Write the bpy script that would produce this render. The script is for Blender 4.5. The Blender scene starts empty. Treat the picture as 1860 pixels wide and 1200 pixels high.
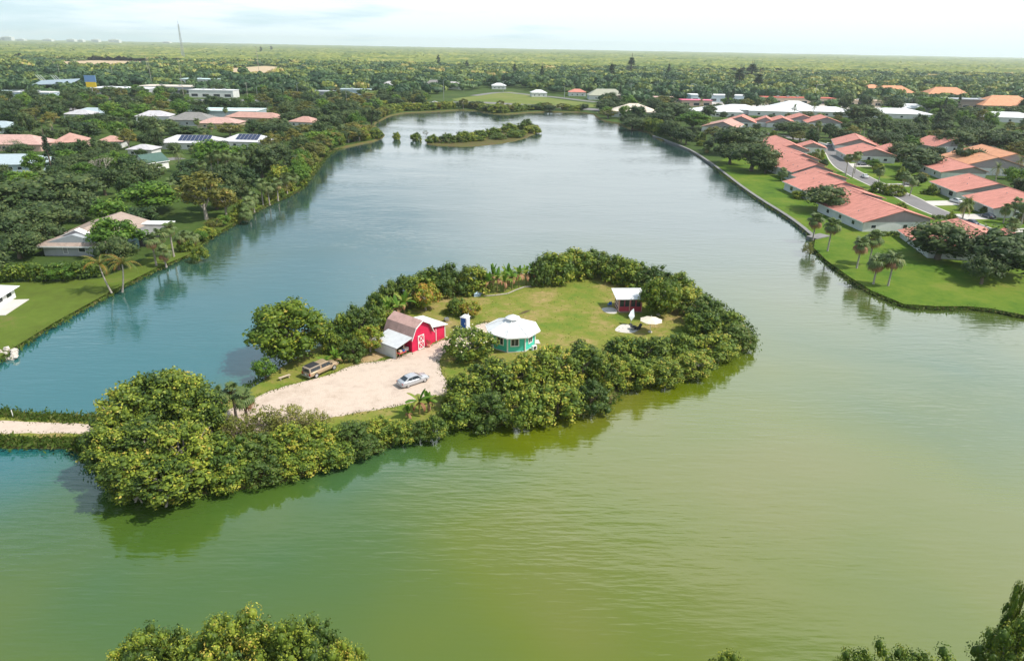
import bpy, bmesh, math, random
import numpy as np
from mathutils import Vector, Matrix, geometry
random.seed(7); RNG = np.random.default_rng(7)
S = bpy.context.scene; COL = S.collection
D = bpy.data

# ------------------------------------------------------------------ camera
PITCH, ROLL, CAMH, FPX = 22.57, 1.05, 46.0, 1240.0
_p, _r = math.radians(PITCH), math.radians(ROLL)
FW = Vector((0, math.cos(_p), -math.sin(_p))); _U0 = Vector((0, math.sin(_p), math.cos(_p)))
RT = Vector((math.cos(_r), 0, 0)) + math.sin(_r) * _U0
UP = Vector((-math.sin(_r), 0, 0)) + math.cos(_r) * _U0
cam_d = D.cameras.new('camera'); cam = D.objects.new('camera', cam_d); COL.objects.link(cam)
cam_d.sensor_fit = 'HORIZONTAL'; cam_d.sensor_width = 36; cam_d.lens = 24
cam_d.clip_start = .5; cam_d.clip_end = 60000
cam.matrix_world = Matrix(((RT.x, UP.x, -FW.x, 0), (RT.y, UP.y, -FW.y, 0), (RT.z, UP.z, -FW.z, CAMH), (0, 0, 0, 1)))
S.camera = cam

# ------------------------------------------------------------------ sky, sun, exposure
SUN_EL, SUN_AZ = 52.0, 101.0
W = D.worlds.new('World'); S.world = W; W.use_nodes = True
nt = W.node_tree; nt.nodes.clear(); N = nt.nodes.new; Lk = nt.links.new
wo = N('ShaderNodeOutputWorld'); bg = N('ShaderNodeBackground'); bg.inputs['Strength'].default_value = .125
sky = N('ShaderNodeTexSky'); sky.sky_type = 'NISHITA'; sky.sun_disc = False
sky.sun_elevation = math.radians(SUN_EL); sky.sun_rotation = math.radians(SUN_AZ)
sky.air_density = 1.0; sky.dust_density = .6; sky.ozone_density = 1.2
CLX, CLY = 9.75, -3.7
tc = N('ShaderNodeTexCoord'); sep = N('ShaderNodeSeparateXYZ'); Lk(tc.outputs['Generated'], sep.inputs[0])
def mth(op, a, b=None, clamp=False):
    n = N('ShaderNodeMath'); n.operation = op; n.use_clamp = clamp
    for i, v in enumerate((a, b)):
        if v is None: continue
        if isinstance(v, (int, float)): n.inputs[i].default_value = v
        else: Lk(v, n.inputs[i])
    return n.outputs[0]
zc = mth('MAXIMUM', sep.outputs['Z'], 0.0)
zz = mth('ADD', zc, .09)
cmb = N('ShaderNodeCombineXYZ'); Lk(mth('DIVIDE', sep.outputs['X'], zz), cmb.inputs[0]); Lk(mth('DIVIDE', sep.outputs['Y'], zz), cmb.inputs[1])
mp = N('ShaderNodeMapping'); mp.inputs['Location'].default_value = (CLX, CLY, 0); Lk(cmb.outputs[0], mp.inputs[0])
cn = N('ShaderNodeTexNoise'); cn.inputs['Scale'].default_value = .55; cn.inputs['Detail'].default_value = 6; cn.inputs['Roughness'].default_value = .52
Lk(mp.outputs[0], cn.inputs['Vector'])
cr = N('ShaderNodeValToRGB'); cr.color_ramp.elements[0].position = .40; cr.color_ramp.elements[1].position = .64
cr.color_ramp.interpolation = 'EASE'
cov = mth('ADD', mth('ADD', cn.outputs['Fac'], .03), mth('MULTIPLY', sep.outputs['X'], .26))
low = mth('MULTIPLY', mth('SUBTRACT', 1.0, mth('MULTIPLY', zc, 2.6), True), .15)        # cloud banks gather low, the zenith is clearer
zen = mth('MULTIPLY', mth('MULTIPLY', mth('SUBTRACT', zc, .605), 6.0, True), .34)
cov = mth('SUBTRACT', mth('ADD', cov, low), zen); Lk(cov, cr.inputs[0])
# thin pale veil thickening to the horizon
veil = mth('POWER', mth('SUBTRACT', 1.0, zc, True), 4.2)
high = mth('ADD', mth('MULTIPLY', zc, 7.0, True), .40, True)                      # clouds melt into the veil low down
mx0 = N('ShaderNodeMix'); mx0.data_type = 'RGBA'; Lk(mth('ADD', mth('MULTIPLY', veil, .52), .38), mx0.inputs[0]); Lk(sky.outputs[0], mx0.inputs[6]); mx0.inputs[7].default_value = (5.2, 7.0, 7.8, 1)
mx1 = N('ShaderNodeMix'); mx1.data_type = 'RGBA'; Lk(mth('MULTIPLY', cr.outputs[0], high), mx1.inputs[0]); Lk(mx0.outputs[2], mx1.inputs[6]); mx1.inputs[7].default_value = (9.1, 9.7, 10.1, 1)
Lk(mx1.outputs[2], bg.inputs[0]); Lk(bg.outputs[0], wo.inputs[0])
sl = D.lights.new('sun', 'SUN'); sl.energy = 5.0; sl.angle = math.radians(.6); sl.color = (1, .95, .86)
so = D.objects.new('sun', sl); COL.objects.link(so)
_e, _a = math.radians(SUN_EL), math.radians(SUN_AZ)
SUNV = Vector((math.cos(_e) * math.sin(_a), math.cos(_e) * math.cos(_a), math.sin(_e)))
so.rotation_euler = SUNV.to_track_quat('Z', 'Y').to_euler()
vs = S.view_settings; vs.view_transform = 'Standard'; vs.look = 'None'; vs.exposure = 0.1; vs.gamma = 1
try: vs.use_curve_mapping = False
except Exception: pass
S.cycles.max_bounces = 6; S.cycles.diffuse_bounces = 2; S.cycles.glossy_bounces = 3; S.cycles.transmission_bounces = 3
S.cycles.volume_bounces = 1; S.cycles.transparent_max_bounces = 4
S.cycles.caustics_reflective = False; S.cycles.caustics_refractive = False
S.cycles.use_denoising = True

# ------------------------------------------------------------------ helpers
GZ = .7                                                   # level of the banks above the water
def at(px, py, z=GZ):                                     # world point at height z seen at a photo pixel
    d = FW + RT * ((px - 930) / FPX) + UP * ((600 - py) / FPX)
    t = (z - CAMH) / d.z
    return Vector((d.x * t, d.y * t, z))
def proj(v):
    q = Vector(v) - Vector((0, 0, CAMH)); d = q.dot(FW)
    if d < 1: return (-9999, -9999, d)
    return (930 + FPX * q.dot(RT) / d, 600 - FPX * q.dot(UP) / d, d)
def tag(o, label=None, cat=None, group=None, kind=None):
    if label: o['label'] = label
    if cat: o['category'] = cat
    if group: o['group'] = group
    if kind: o['kind'] = kind
    return o
def empty(name, loc=(0, 0, 0), rz=0.0):
    o = D.objects.new(name, None); COL.objects.link(o); o.location = loc; o.rotation_euler = (0, 0, rz); o.empty_display_size = .2
    return o
def link(name, me, parent=None, loc=None, rot=None, scale=None):
    o = D.objects.new(name, me); COL.objects.link(o)
    if parent: o.parent = parent
    if loc is not None: o.location = loc
    if rot is not None: o.rotation_euler = rot
    if scale is not None: o.scale = scale
    return o
class MB:
    def __init__(s): s.v = []; s.f = []; s.m = []
    def add(s, vs, fs, mi=0):
        b = len(s.v); s.v += [tuple(v) for v in vs]; s.f += [tuple(b + i for i in f) for f in fs]; s.m += [mi] * len(fs); return s
    def box(s, x0, x1, y0, y1, z0, z1, mi=0):
        return s.add([(x0, y0, z0), (x1, y0, z0), (x1, y1, z0), (x0, y1, z0), (x0, y0, z1), (x1, y0, z1), (x1, y1, z1), (x0, y1, z1)],
                     [(3, 2, 1, 0), (4, 5, 6, 7), (0, 1, 5, 4), (1, 2, 6, 5), (2, 3, 7, 6), (3, 0, 4, 7)], mi)
    def prism(s, pts, z0, z1, mi=0):                       # polygon in xy, ccw
        n = len(pts)
        return s.add([(p[0], p[1], z0) for p in pts] + [(p[0], p[1], z1) for p in pts],
                     [tuple(range(n - 1, -1, -1)), tuple(range(n, 2 * n))] + [(i, (i + 1) % n, n + (i + 1) % n, n + i) for i in range(n)], mi)
    def prism_y(s, pts, y0, y1, mi=0):                     # polygon in xz, extruded along y
        n = len(pts)
        return s.add([(p[0], y0, p[1]) for p in pts] + [(p[0], y1, p[1]) for p in pts],
                     [tuple(range(n)), tuple(range(2 * n - 1, n - 1, -1))] + [((i + 1) % n, i, n + i, n + (i + 1) % n) for i in range(n)], mi)
    def slab(s, quad, t, mi=0):                            # polygon in 3d thickened downwards
        n = len(quad)
        return s.add(list(quad) + [(q[0], q[1], q[2] - t) for q in quad],
                     [tuple(range(n)), tuple(range(2 * n - 1, n - 1, -1))] + [((i + 1) % n, i, n + i, n + (i + 1) % n) for i in range(n)], mi)
    def tube(s, p0, p1, r0, r1=None, n=6, mi=0):
        r1 = r0 if r1 is None else r1
        p0, p1 = Vector(p0), Vector(p1); d = (p1 - p0).normalized()
        a = d.orthogonal().normalized(); b = d.cross(a); vs = []
        for p, r in ((p0, r0), (p1, r1)):
            for i in range(n):
                t = 2 * math.pi * i / n; vs.append(p + (a * math.cos(t) + b * math.sin(t)) * r)
        return s.add(vs, [(i, (i + 1) % n, n + (i + 1) % n, n + i) for i in range(n)] + [tuple(range(n - 1, -1, -1)), tuple(range(n, 2 * n))], mi)
    def path(s, pts, radii, n=6, mi=0):
        for i in range(len(pts) - 1): s.tube(pts[i], pts[i + 1], radii[i], radii[i + 1], n, mi)
        return s
    def mesh(s, name, mats, smooth=False):
        me = D.meshes.new(name); me.from_pydata(s.v, [], s.f)
        for m in (mats if isinstance(mats, (list, tuple)) else [mats]): me.materials.append(m)
        me.polygons.foreach_set('material_index', s.m)
        if smooth: me.polygons.foreach_set('use_smooth', [True] * len(s.f))
        me.update(); return me
    def build(s, name, mats, parent=None, smooth=False, **k):
        return link(name, s.mesh(name, mats, smooth), parent, **k)
def ordn(i): return ('first second third fourth fifth sixth seventh eighth ninth tenth eleventh twelfth thirteenth fourteenth fifteenth sixteenth '
    'seventeenth eighteenth nineteenth twentieth twenty-first twenty-second twenty-third twenty-fourth twenty-fifth twenty-sixth twenty-seventh twenty-eighth twenty-ninth thirtieth '
    'thirty-first thirty-second thirty-third thirty-fourth thirty-fifth thirty-sixth thirty-seventh thirty-eighth thirty-ninth fortieth').split()[min(i, 39)]

# ------------------------------------------------------------------ materials
MT = {}
def nodes_of(name):
    m = D.materials.new(name); m.use_nodes = True; t = m.node_tree; return m, t, t.nodes['Principled BSDF']
def ramp(t, stops):
    r = t.nodes.new('ShaderNodeValToRGB'); e = r.color_ramp.elements
    while len(e) < len(stops): e.new(.5)
    for q, (p, c) in zip(e, stops): q.position = p; q.color = (*c, 1)
    return r
def M(name, col, rough=.65, var=.14, scale=1.2, metal=0.0, bump=0.0, bscale=12.0, spec=.3, stretch=(1, 1, 1), stain=None):
    if name in MT: return MT[name]
    m, t, b = nodes_of(name); MT[name] = m
    tc = t.nodes.new('ShaderNodeTexCoord'); mp = t.nodes.new('ShaderNodeMapping'); mp.inputs['Scale'].default_value = stretch
    t.links.new(tc.outputs['Object'], mp.inputs[0])
    n = t.nodes.new('ShaderNodeTexNoise'); n.inputs['Scale'].default_value = scale; n.inputs['Detail'].default_value = 5; n.inputs['Roughness'].default_value = .65
    t.links.new(mp.outputs[0], n.inputs['Vector'])
    lo = tuple(max(0, c * (1 - var * 1.6)) for c in col); hi = tuple(min(1, c * (1 + var)) for c in col)
    if stain: lo = stain
    r = ramp(t, [(.28, lo), (.52, col), (.75, hi)]); t.links.new(n.outputs['Fac'], r.inputs[0]); t.links.new(r.outputs[0], b.inputs['Base Color'])
    b.inputs['Roughness'].default_value = rough; b.inputs['Metallic'].default_value = metal; b.inputs['Specular IOR Level'].default_value = spec
    if bump:
        n2 = t.nodes.new('ShaderNodeTexNoise'); n2.inputs['Scale'].default_value = bscale; n2.inputs['Detail'].default_value = 4
        t.links.new(mp.outputs[0], n2.inputs['Vector'])
        bp = t.nodes.new('ShaderNodeBump'); bp.inputs['Strength'].default_value = bump; bp.inputs['Distance'].default_value = .1
        t.links.new(n2.outputs['Fac'], bp.inputs['Height']); t.links.new(bp.outputs[0], b.inputs['Normal'])
    return m
def ribbed(name, col, axis, period, rough=.5, var=.12, depth=.03, metal=0.0, dark=.6):   # boards, sheet-metal ribs or tile courses as fine relief
    if name in MT: return MT[name]
    m = M(name, col, rough, var, 1.0, metal); t = m.node_tree; b = t.nodes['Principled BSDF']
    tc = t.nodes.new('ShaderNodeTexCoord'); w = t.nodes.new('ShaderNodeTexWave'); w.wave_type = 'BANDS'; w.bands_direction = axis; w.wave_profile = 'SAW'
    w.inputs['Scale'].default_value = 1 / period * .31416; w.inputs['Distortion'].default_value = .15
    t.links.new(tc.outputs['Object'], w.inputs['Vector'])
    bp = t.nodes.new('ShaderNodeBump'); bp.inputs['Strength'].default_value = .7; bp.inputs['Distance'].default_value = depth
    t.links.new(w.outputs['Fac'], bp.inputs['Height']); t.links.new(bp.outputs[0], b.inputs['Normal'])
    return m
LK_ = {'mangrove leaves': 1.9, 'shrub leaves': 1.85, 'autumn tinged leaves': 1.6, 'bright leaves': 1.45, 'olive leaves': 1.5, 'palm leaves': 1.5, 'oak leaves': 1.35, 'pine needles': 1.3, 'far leaves': 2.0, 'banana leaves': 1.3, 'bank grass': 1.1}
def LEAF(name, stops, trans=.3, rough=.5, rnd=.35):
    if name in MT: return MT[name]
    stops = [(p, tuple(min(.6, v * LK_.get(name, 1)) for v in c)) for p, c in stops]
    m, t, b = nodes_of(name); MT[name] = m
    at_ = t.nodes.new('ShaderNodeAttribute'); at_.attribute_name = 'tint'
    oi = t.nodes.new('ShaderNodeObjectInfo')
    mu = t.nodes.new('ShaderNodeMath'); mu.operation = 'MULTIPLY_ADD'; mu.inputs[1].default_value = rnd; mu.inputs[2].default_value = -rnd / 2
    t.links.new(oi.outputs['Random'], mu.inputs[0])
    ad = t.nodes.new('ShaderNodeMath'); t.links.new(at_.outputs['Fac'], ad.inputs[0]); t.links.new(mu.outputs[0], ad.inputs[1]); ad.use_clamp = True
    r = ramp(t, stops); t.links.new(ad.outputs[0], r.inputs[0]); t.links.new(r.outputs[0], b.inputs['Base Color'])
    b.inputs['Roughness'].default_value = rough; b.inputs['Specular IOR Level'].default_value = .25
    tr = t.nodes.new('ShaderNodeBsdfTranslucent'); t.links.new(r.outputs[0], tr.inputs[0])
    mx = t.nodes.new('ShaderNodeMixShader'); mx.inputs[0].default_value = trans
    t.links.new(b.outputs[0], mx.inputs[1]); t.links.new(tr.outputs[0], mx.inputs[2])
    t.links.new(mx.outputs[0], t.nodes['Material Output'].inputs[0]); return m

def ground_mat(name, cols, scale=.05, scale2=.7, bump=.4):
    m, t, b = nodes_of(name); MT[name] = m
    tc = t.nodes.new('ShaderNodeTexCoord')
    n1 = t.nodes.new('ShaderNodeTexNoise'); n1.inputs['Scale'].default_value = scale; n1.inputs['Detail'].default_value = 7; n1.inputs['Roughness'].default_value = .62
    n2 = t.nodes.new('ShaderNodeTexNoise'); n2.inputs['Scale'].default_value = scale2; n2.inputs['Detail'].default_value = 6; n2.inputs['Roughness'].default_value = .7
    for n in (n1, n2): t.links.new(tc.outputs['Object'], n.inputs['Vector'])
    mx = t.nodes.new('ShaderNodeMath'); mx.operation = 'MULTIPLY_ADD'; mx.inputs[1].default_value = .35
    t.links.new(n2.outputs['Fac'], mx.inputs[0])
    m2 = t.nodes.new('ShaderNodeMath'); m2.operation = 'MULTIPLY'; m2.inputs[1].default_value = .65; t.links.new(n1.outputs['Fac'], m2.inputs[0]); t.links.new(m2.outputs[0], mx.inputs[2])
    k = len(cols); r = ramp(t, [(.32 + .36 * i / (k - 1), c) for i, c in enumerate(cols)])
    t.links.new(mx.outputs[0], r.inputs[0]); t.links.new(r.outputs[0], b.inputs['Base Color'])
    b.inputs['Roughness'].default_value = .9; b.inputs['Specular IOR Level'].default_value = .1
    n3 = t.nodes.new('ShaderNodeTexNoise'); n3.inputs['Scale'].default_value = 5; n3.inputs['Detail'].default_value = 3; t.links.new(tc.outputs['Object'], n3.inputs['Vector'])
    bp = t.nodes.new('ShaderNodeBump'); bp.inputs['Strength'].default_value = bump; bp.inputs['Distance'].default_value = .12
    t.links.new(n3.outputs['Fac'], bp.inputs['Height']); t.links.new(bp.outputs[0], b.inputs['Normal'])
    return m
def water_mat():
    m, t, b = nodes_of('lake water')
    tc = t.nodes.new('ShaderNodeTexCoord'); L = t.links.new
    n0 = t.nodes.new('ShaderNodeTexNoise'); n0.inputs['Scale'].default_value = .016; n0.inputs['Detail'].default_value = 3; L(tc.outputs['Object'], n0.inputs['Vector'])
    r = ramp(t, [(.25, (.016, .122, .128)), (.46, (.056, .112, .018)), (.62, (.110, .140, .004)), (.78, (.165, .158, .030))]); sx = t.nodes.new('ShaderNodeSeparateXYZ'); L(tc.outputs['Object'], sx.inputs[0])  # teal stop paints reflected sky; beige stop is silt and painted cloud sheen
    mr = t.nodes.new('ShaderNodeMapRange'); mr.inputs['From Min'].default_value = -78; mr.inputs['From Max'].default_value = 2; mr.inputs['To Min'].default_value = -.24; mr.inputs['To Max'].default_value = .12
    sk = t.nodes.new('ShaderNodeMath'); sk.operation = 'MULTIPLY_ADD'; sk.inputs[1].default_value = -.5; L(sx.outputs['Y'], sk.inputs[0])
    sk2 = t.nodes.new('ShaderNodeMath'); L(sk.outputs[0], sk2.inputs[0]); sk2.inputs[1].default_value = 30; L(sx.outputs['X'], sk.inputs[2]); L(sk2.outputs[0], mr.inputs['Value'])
    ad = t.nodes.new('ShaderNodeMath'); L(n0.outputs['Fac'], ad.inputs[0]); L(mr.outputs[0], ad.inputs[1])       # algae olive eastwards; teal in the western arm paints in reflected blue sky
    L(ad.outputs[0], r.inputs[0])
    my = t.nodes.new('ShaderNodeMapRange'); my.inputs['From Min'].default_value = 95; my.inputs['From Max'].default_value = 190; L(sx.outputs['Y'], my.inputs['Value'])
    mxc = t.nodes.new('ShaderNodeMix'); mxc.data_type = 'RGBA'; L(my.outputs[0], mxc.inputs[0]); L(r.outputs[0], mxc.inputs[6]); mxc.inputs[7].default_value = (.036, .082, .072, 1)   # main basin painted bluer, standing in for the sky it mirrors
    t.nodes.remove(b); dif = t.nodes.new('ShaderNodeBsdfDiffuse'); gl = t.nodes.new('ShaderNodeBsdfGlossy'); lw = t.nodes.new('ShaderNodeLayerWeight'); lw.inputs['Blend'].default_value = .5
    L(mxc.outputs[2], dif.inputs['Color']); ms = t.nodes.new('ShaderNodeMixShader'); L(dif.outputs[0], ms.inputs[1]); L(gl.outputs[0], ms.inputs[2]); L(ms.outputs[0], t.nodes['Material Output'].inputs[0])
    def ma(op, a, bb):
        n = t.nodes.new('ShaderNodeMath'); n.operation = op
        for i, v in enumerate((a, bb)):
            if isinstance(v, (int, float)): n.inputs[i].default_value = v
            else: L(v, n.inputs[i])
        return n.outputs[0]
    L(ma('ADD', ma('MULTIPLY', ma('POWER', lw.outputs['Facing'], 2.6), .90), .075), ms.inputs[0])       # sky mirrored more strongly at grazing angles
    # calm lanes and wind-ruffled patches
    n1 = t.nodes.new('ShaderNodeTexNoise'); n1.inputs['Scale'].default_value = .03; n1.inputs['Detail'].default_value = 3
    mp1 = t.nodes.new('ShaderNodeMapping'); mp1.inputs['Rotation'].default_value = (0, 0, .5); mp1.inputs['Scale'].default_value = (.8, 1.5, 1); L(tc.outputs['Object'], mp1.inputs[0]); L(mp1.outputs[0], n1.inputs['Vector'])
    rr = ramp(t, [(.38, (.03,) * 3), (.62, (.08,) * 3)]); L(n1.outputs['Fac'], rr.inputs[0]); L(rr.outputs[0], gl.inputs['Roughness'])
    amp = ramp(t, [(.36, (.22,) * 3), (.62, (1,) * 3)]); L(n1.outputs['Fac'], amp.inputs[0])
    def wave(scale, rot, st, det):
        mp = t.nodes.new('ShaderNodeMapping'); mp.inputs['Rotation'].default_value = (0, 0, rot); mp.inputs['Scale'].default_value = st
        L(tc.outputs['Object'], mp.inputs[0]); n = t.nodes.new('ShaderNodeTexNoise'); n.inputs['Scale'].default_value = scale; n.inputs['Detail'].default_value = det
        n.inputs['Distortion'].default_value = .4; L(mp.outputs[0], n.inputs['Vector']); return n.outputs['Fac']
    h = ma('ADD', ma('MULTIPLY', wave(.62, -.22, (.28, 1, 1), 2), .7), ma('MULTIPLY', wave(1.9, .25, (.35, 1, 1), 2), .30))
    h = ma('ADD', h, ma('MULTIPLY', wave(.85, 1.0, (.35, 1, 1), 1), .22)); h = ma('ADD', h, ma('MULTIPLY', wave(1.15, -.75, (.16, 1, 1), 1), .42)); h = ma('ADD', h, ma('MULTIPLY', wave(2.5, -.5, (.14, 1, 1), 1), .34))
    h = ma('MULTIPLY', h, amp.outputs[0])
    bp = t.nodes.new('ShaderNodeBump'); bp.inputs['Strength'].default_value = 1; bp.inputs['Distance'].default_value = .075
    L(h, bp.inputs['Height'])
    for q in (gl, lw): L(bp.outputs[0], q.inputs['Normal'])
    return m

G_grass = (.075, .135, .018); G_dark = (.03, .05, .015); G_tan = (.30, .21, .10)
mt_ground = ground_mat('ground cover', [(.05, .06, .022), (.045, .075, .016), (.06, .10, .02), (.12, .11, .05)], .03)
mt_lawn = ground_mat('watered lawn', [(.035, .080, .009), (.072, .138, .012), (.115, .170, .018), (.17, .18, .035)], .07, .6)
mt_lawn2 = ground_mat('dry lawn', [(.06, .085, .014), (.085, .115, .018), (.10, .145, .02), (.17, .14, .05)], .06, .5)
mt_isl = ground_mat('island turf', [(.075, .15, .020), (.125, .18, .025), (.18, .195, .035), (.28, .22, .08), (.42, .29, .16)], .11, .8)
mt_gravel = ground_mat('shell gravel', [(.37, .285, .22), (.49, .39, .315), (.56, .455, .375), (.50, .40, .33), (.42, .33, .26)], .22, 1.1, .5)
mt_bank = ground_mat('muddy bank', [(.07, .06, .025), (.12, .09, .04), (.09, .10, .025), (.16, .12, .06)], .3, 1.5)
mt_asph = ground_mat('asphalt', [(.16, .15, .15), (.19, .18, .18), (.21, .20, .20), (.23, .22, .22)], .1, 2.0, .1)
mt_conc = ground_mat('pale concrete', [(.44, .40, .36), (.52, .48, .44), (.56, .52, .48), (.60, .56, .52)], .2, 2.0, .1)
mt_scrub = ground_mat('far canopy', [(.035, .065, .022), (.085, .125, .028), (.20, .22, .05), (.32, .27, .10)], .004, .03, 0)
mt_sand = ground_mat('bare sand', [(.40, .30, .18), (.46, .35, .22), (.50, .38, .25), (.42, .34, .2)], .05, .5, .1)
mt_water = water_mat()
m_white = M('white paint', (.78, .78, .76), .5, .06); m_whiteroof = M('white roof', (.70, .70, .71), .55, .07, .6, stain=(.55, .55, .54))
m_tile = M('terracotta tile', (.56, .222, .172), .7, .2, .8, bump=.6, bscale=5, stretch=(.35, 1.8, 1), stain=(.36, .135, .10))
m_tile2 = M('orange tile', (.60, .28, .15), .7, .14, .5, bump=.5, bscale=5, stain=(.47, .20, .11))
m_tile3 = M('pink tile', (.47, .27, .22), .7, .14, .5, bump=.5, bscale=5)
m_shing = ribbed('brown shingle', (.50, .315, .275), 'Z', .18, .8, .16); m_shing2 = M('grey shingle', (.22, .21, .20), .8, .16, .7, bump=.4)
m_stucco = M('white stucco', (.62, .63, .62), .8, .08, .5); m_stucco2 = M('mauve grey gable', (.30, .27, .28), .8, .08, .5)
m_grey = M('grey wall', (.36, .38, .40), .8, .07); m_tan = M('tan wall', (.50, .40, .30), .8, .08); m_pinkw = M('pink wall', (.52, .36, .30), .8, .08)
m_bluew = M('pale blue wall', (.42, .52, .58), .8, .07); m_blueroof = M('pale blue roof', (.38, .45, .48), .6, .08)
m_glass = M('window glass', (.03, .04, .05), .08, .1, spec=.6); m_dark = M('dark opening', (.03, .03, .035), .8, .1)
m_metal = M('grey metal', (.45, .46, .47), .4, .1, metal=.7); m_galv = ribbed('corrugated sheet', (.56, .57, .58), 'X', .35, .45, .1, .02)
m_red = ribbed('red barn boards', (.60, .018, .075), 'X', .28, .6, .12, .02); m_teal = ribbed('teal lap siding', (.085, .62, .48), 'Z', .22, .6, .07, .03)
m_wood = M('weathered wood', (.26, .20, .15), .85, .2, 3); m_bark = M('bark', (.16, .125, .095), .9, .3, 4, bump=.6); m_barkp = M('pale bark', (.36, .32, .28), .9, .25, 4, bump=.5)
m_maroon = M('maroon paint', (.40, .05, .075), .6, .1); m_canvas = M('cream canvas', (.66, .58, .47), .8, .06); m_wcanvas = M('white canvas', (.70, .76, .78), .7, .05)
m_rubber = M('tyre rubber', (.02, .02, .02), .8, .2); m_stone = M('pale stone', (.55, .50, .44), .85, .2, 3, bump=.5); m_blue = M('blue plastic', (.02, .11, .42), .45, .06)
m_pink = M('pink awning', (.72, .16, .26), .6, .06); m_yellow = M('yellow sign', (.75, .52, .03), .5, .05); m_redroof = M('red roof band', (.50, .10, .06), .6, .1)
m_lilac = M('pale lilac roof', (.48, .46, .48), .7, .1, .6, stain=(.36, .34, .35)); m_solar = M('solar panel', (.03, .04, .09), .2, .1, spec=.6); m_tealroof = M('pale teal roof', (.55, .68, .68), .6, .06)
lf_oak = LEAF('oak leaves', [(.1, (.022, .040, .014)), (.45, (.040, .066, .020)), (.75, (.066, .095, .028)), (1, (.11, .13, .04))], .2, .55)
lf_deep = LEAF('deep shrub leaves', [(.1, (.035, .07, .014)), (.5, (.08, .13, .022)), (.85, (.14, .19, .03)), (1, (.2, .2, .05))], .2, .45)
lf_leafy = LEAF('deep leaves', [(.1, (.022, .050, .018)), (.5, (.050, .092, .024)), (.85, (.085, .13, .032)), (1, (.13, .15, .05))], .2, .5)
lf_bright = LEAF('bright leaves', [(.1, (.040, .088, .012)), (.5, (.075, .145, .016)), (.85, (.13, .20, .022)), (1, (.19, .22, .04))], .3)
lf_olive = LEAF('olive leaves', [(.1, (.065, .075, .016)), (.5, (.13, .13, .025)), (.85, (.20, .18, .04)), (1, (.28, .19, .06))], .3)
lf_mang = LEAF('mangrove leaves', [(.08, (.024, .044, .008)), (.42, (.072, .102, .012)), (.74, (.140, .165, .018)), (.92, (.22, .215, .030)), (1, (.27, .20, .04))], .2)
lf_shrub = LEAF('shrub leaves', [(.1, (.030, .056, .009)), (.5, (.078, .112, .013)), (.8, (.150, .17, .018)), (1, (.23, .20, .03))], .2)
lf_orange = LEAF('autumn tinged leaves', [(.1, (.050, .085, .010)), (.45, (.105, .15, .014)), (.74, (.19, .20, .02)), (.94, (.27, .19, .03)), (1, (.32, .15, .03))], .3)
lf_wisp = LEAF('wispy leaves', [(.1, (.10, .12, .02)), (.5, (.20, .22, .04)), (.85, (.30, .29, .07)), (1, (.36, .30, .10))], .3)
lf_palm = LEAF('palm leaves', [(.0, (.045, .075, .020)), (.5, (.085, .12, .035)), (.85, (.16, .17, .06)), (1, (.27, .20, .09))], .25, rnd=.3)
lf_coco = LEAF('coconut leaves', [(.0, (.07, .12, .018)), (.5, (.13, .18, .03)), (.8, (.25, .22, .05)), (1, (.40, .17, .03))], .3, rnd=.9)
lf_ban = LEAF('banana leaves', [(.0, (.055, .125, .012)), (.5, (.10, .20, .02)), (.8, (.19, .24, .04)), (1, (.26, .24, .06))], .35, rnd=.7)
lf_dry = LEAF('dry leaves', [(.0, (.24, .12, .06)), (.5, (.34, .17, .09)), (1, (.42, .25, .14))], .2, rnd=.8)
lf_pine = LEAF('pine needles', [(.1, (.014, .032, .016)), (.5, (.026, .050, .022)), (1, (.055, .085, .03))], .12)
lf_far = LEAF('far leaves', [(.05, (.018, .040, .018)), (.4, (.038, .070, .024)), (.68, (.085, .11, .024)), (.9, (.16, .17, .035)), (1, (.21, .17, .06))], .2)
lf_grass = LEAF('bank grass', [(.0, (.05, .10, .012)), (.6, (.085, .14, .018)), (1, (.20, .17, .06))], .3, .7)

# ------------------------------------------------------------------ lake, banks, ground
lake_px = [(-260, 840), (-150, 815), (-60, 700), (0, 655), (30, 635), (100, 592), (200, 537), (235, 518), (290, 490), (345, 467), (375, 440), (440, 402), (480, 377), (545, 350), (560, 328), (600, 277), (640, 266),
    (690, 256), (702, 246), (690, 234), (680, 226), (720, 207), (783, 204), (847, 200), (905, 210), (972, 204), (1072, 205), (1090, 220), (1127, 226), (1134, 233), (1178, 241), (1191, 254), (1212, 258), (1253, 276),
    (1282, 294), (1302, 308), (1345, 342), (1380, 367), (1420, 392), (1450, 412), (1476, 432), (1472, 452), (1500, 477), (1540, 507), (1580, 532), (1640, 558), (1700, 562), (1760, 562), (1800, 566), (1860, 580)]
lake = [at(x, y, 0).xy for x, y in lake_px]
lake += [Vector(p) for p in ((125, 100), (120, 60), (80, 38), (55, 31), (30, 29.5), (0, 29), (-30, 30), (-60, 33), (-100, 45), (-130, 60))]
def smooth(pts, it=1):
    for _ in range(it):
        q = []
        for i in range(len(pts)):
            a, b = pts[i], pts[(i + 1) % len(pts)]; q += [a * .78 + b * .22, a * .22 + b * .78]
        pts = q
    return pts
def wobble(pts, step=4.0, amp=.5):
    out = []
    for i in range(len(pts)):
        a, b = pts[i], pts[(i + 1) % len(pts)]; n = max(1, int((b - a).length / step)); nrm = Vector((-(b - a).y, (b - a).x)); nrm = nrm.normalized() if nrm.length else nrm
        for k in range(n): out.append(a.lerp(b, k / n) + nrm * random.uniform(-amp, amp))
    return out
lake = wobble(smooth(lake), 5, .35)
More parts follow.
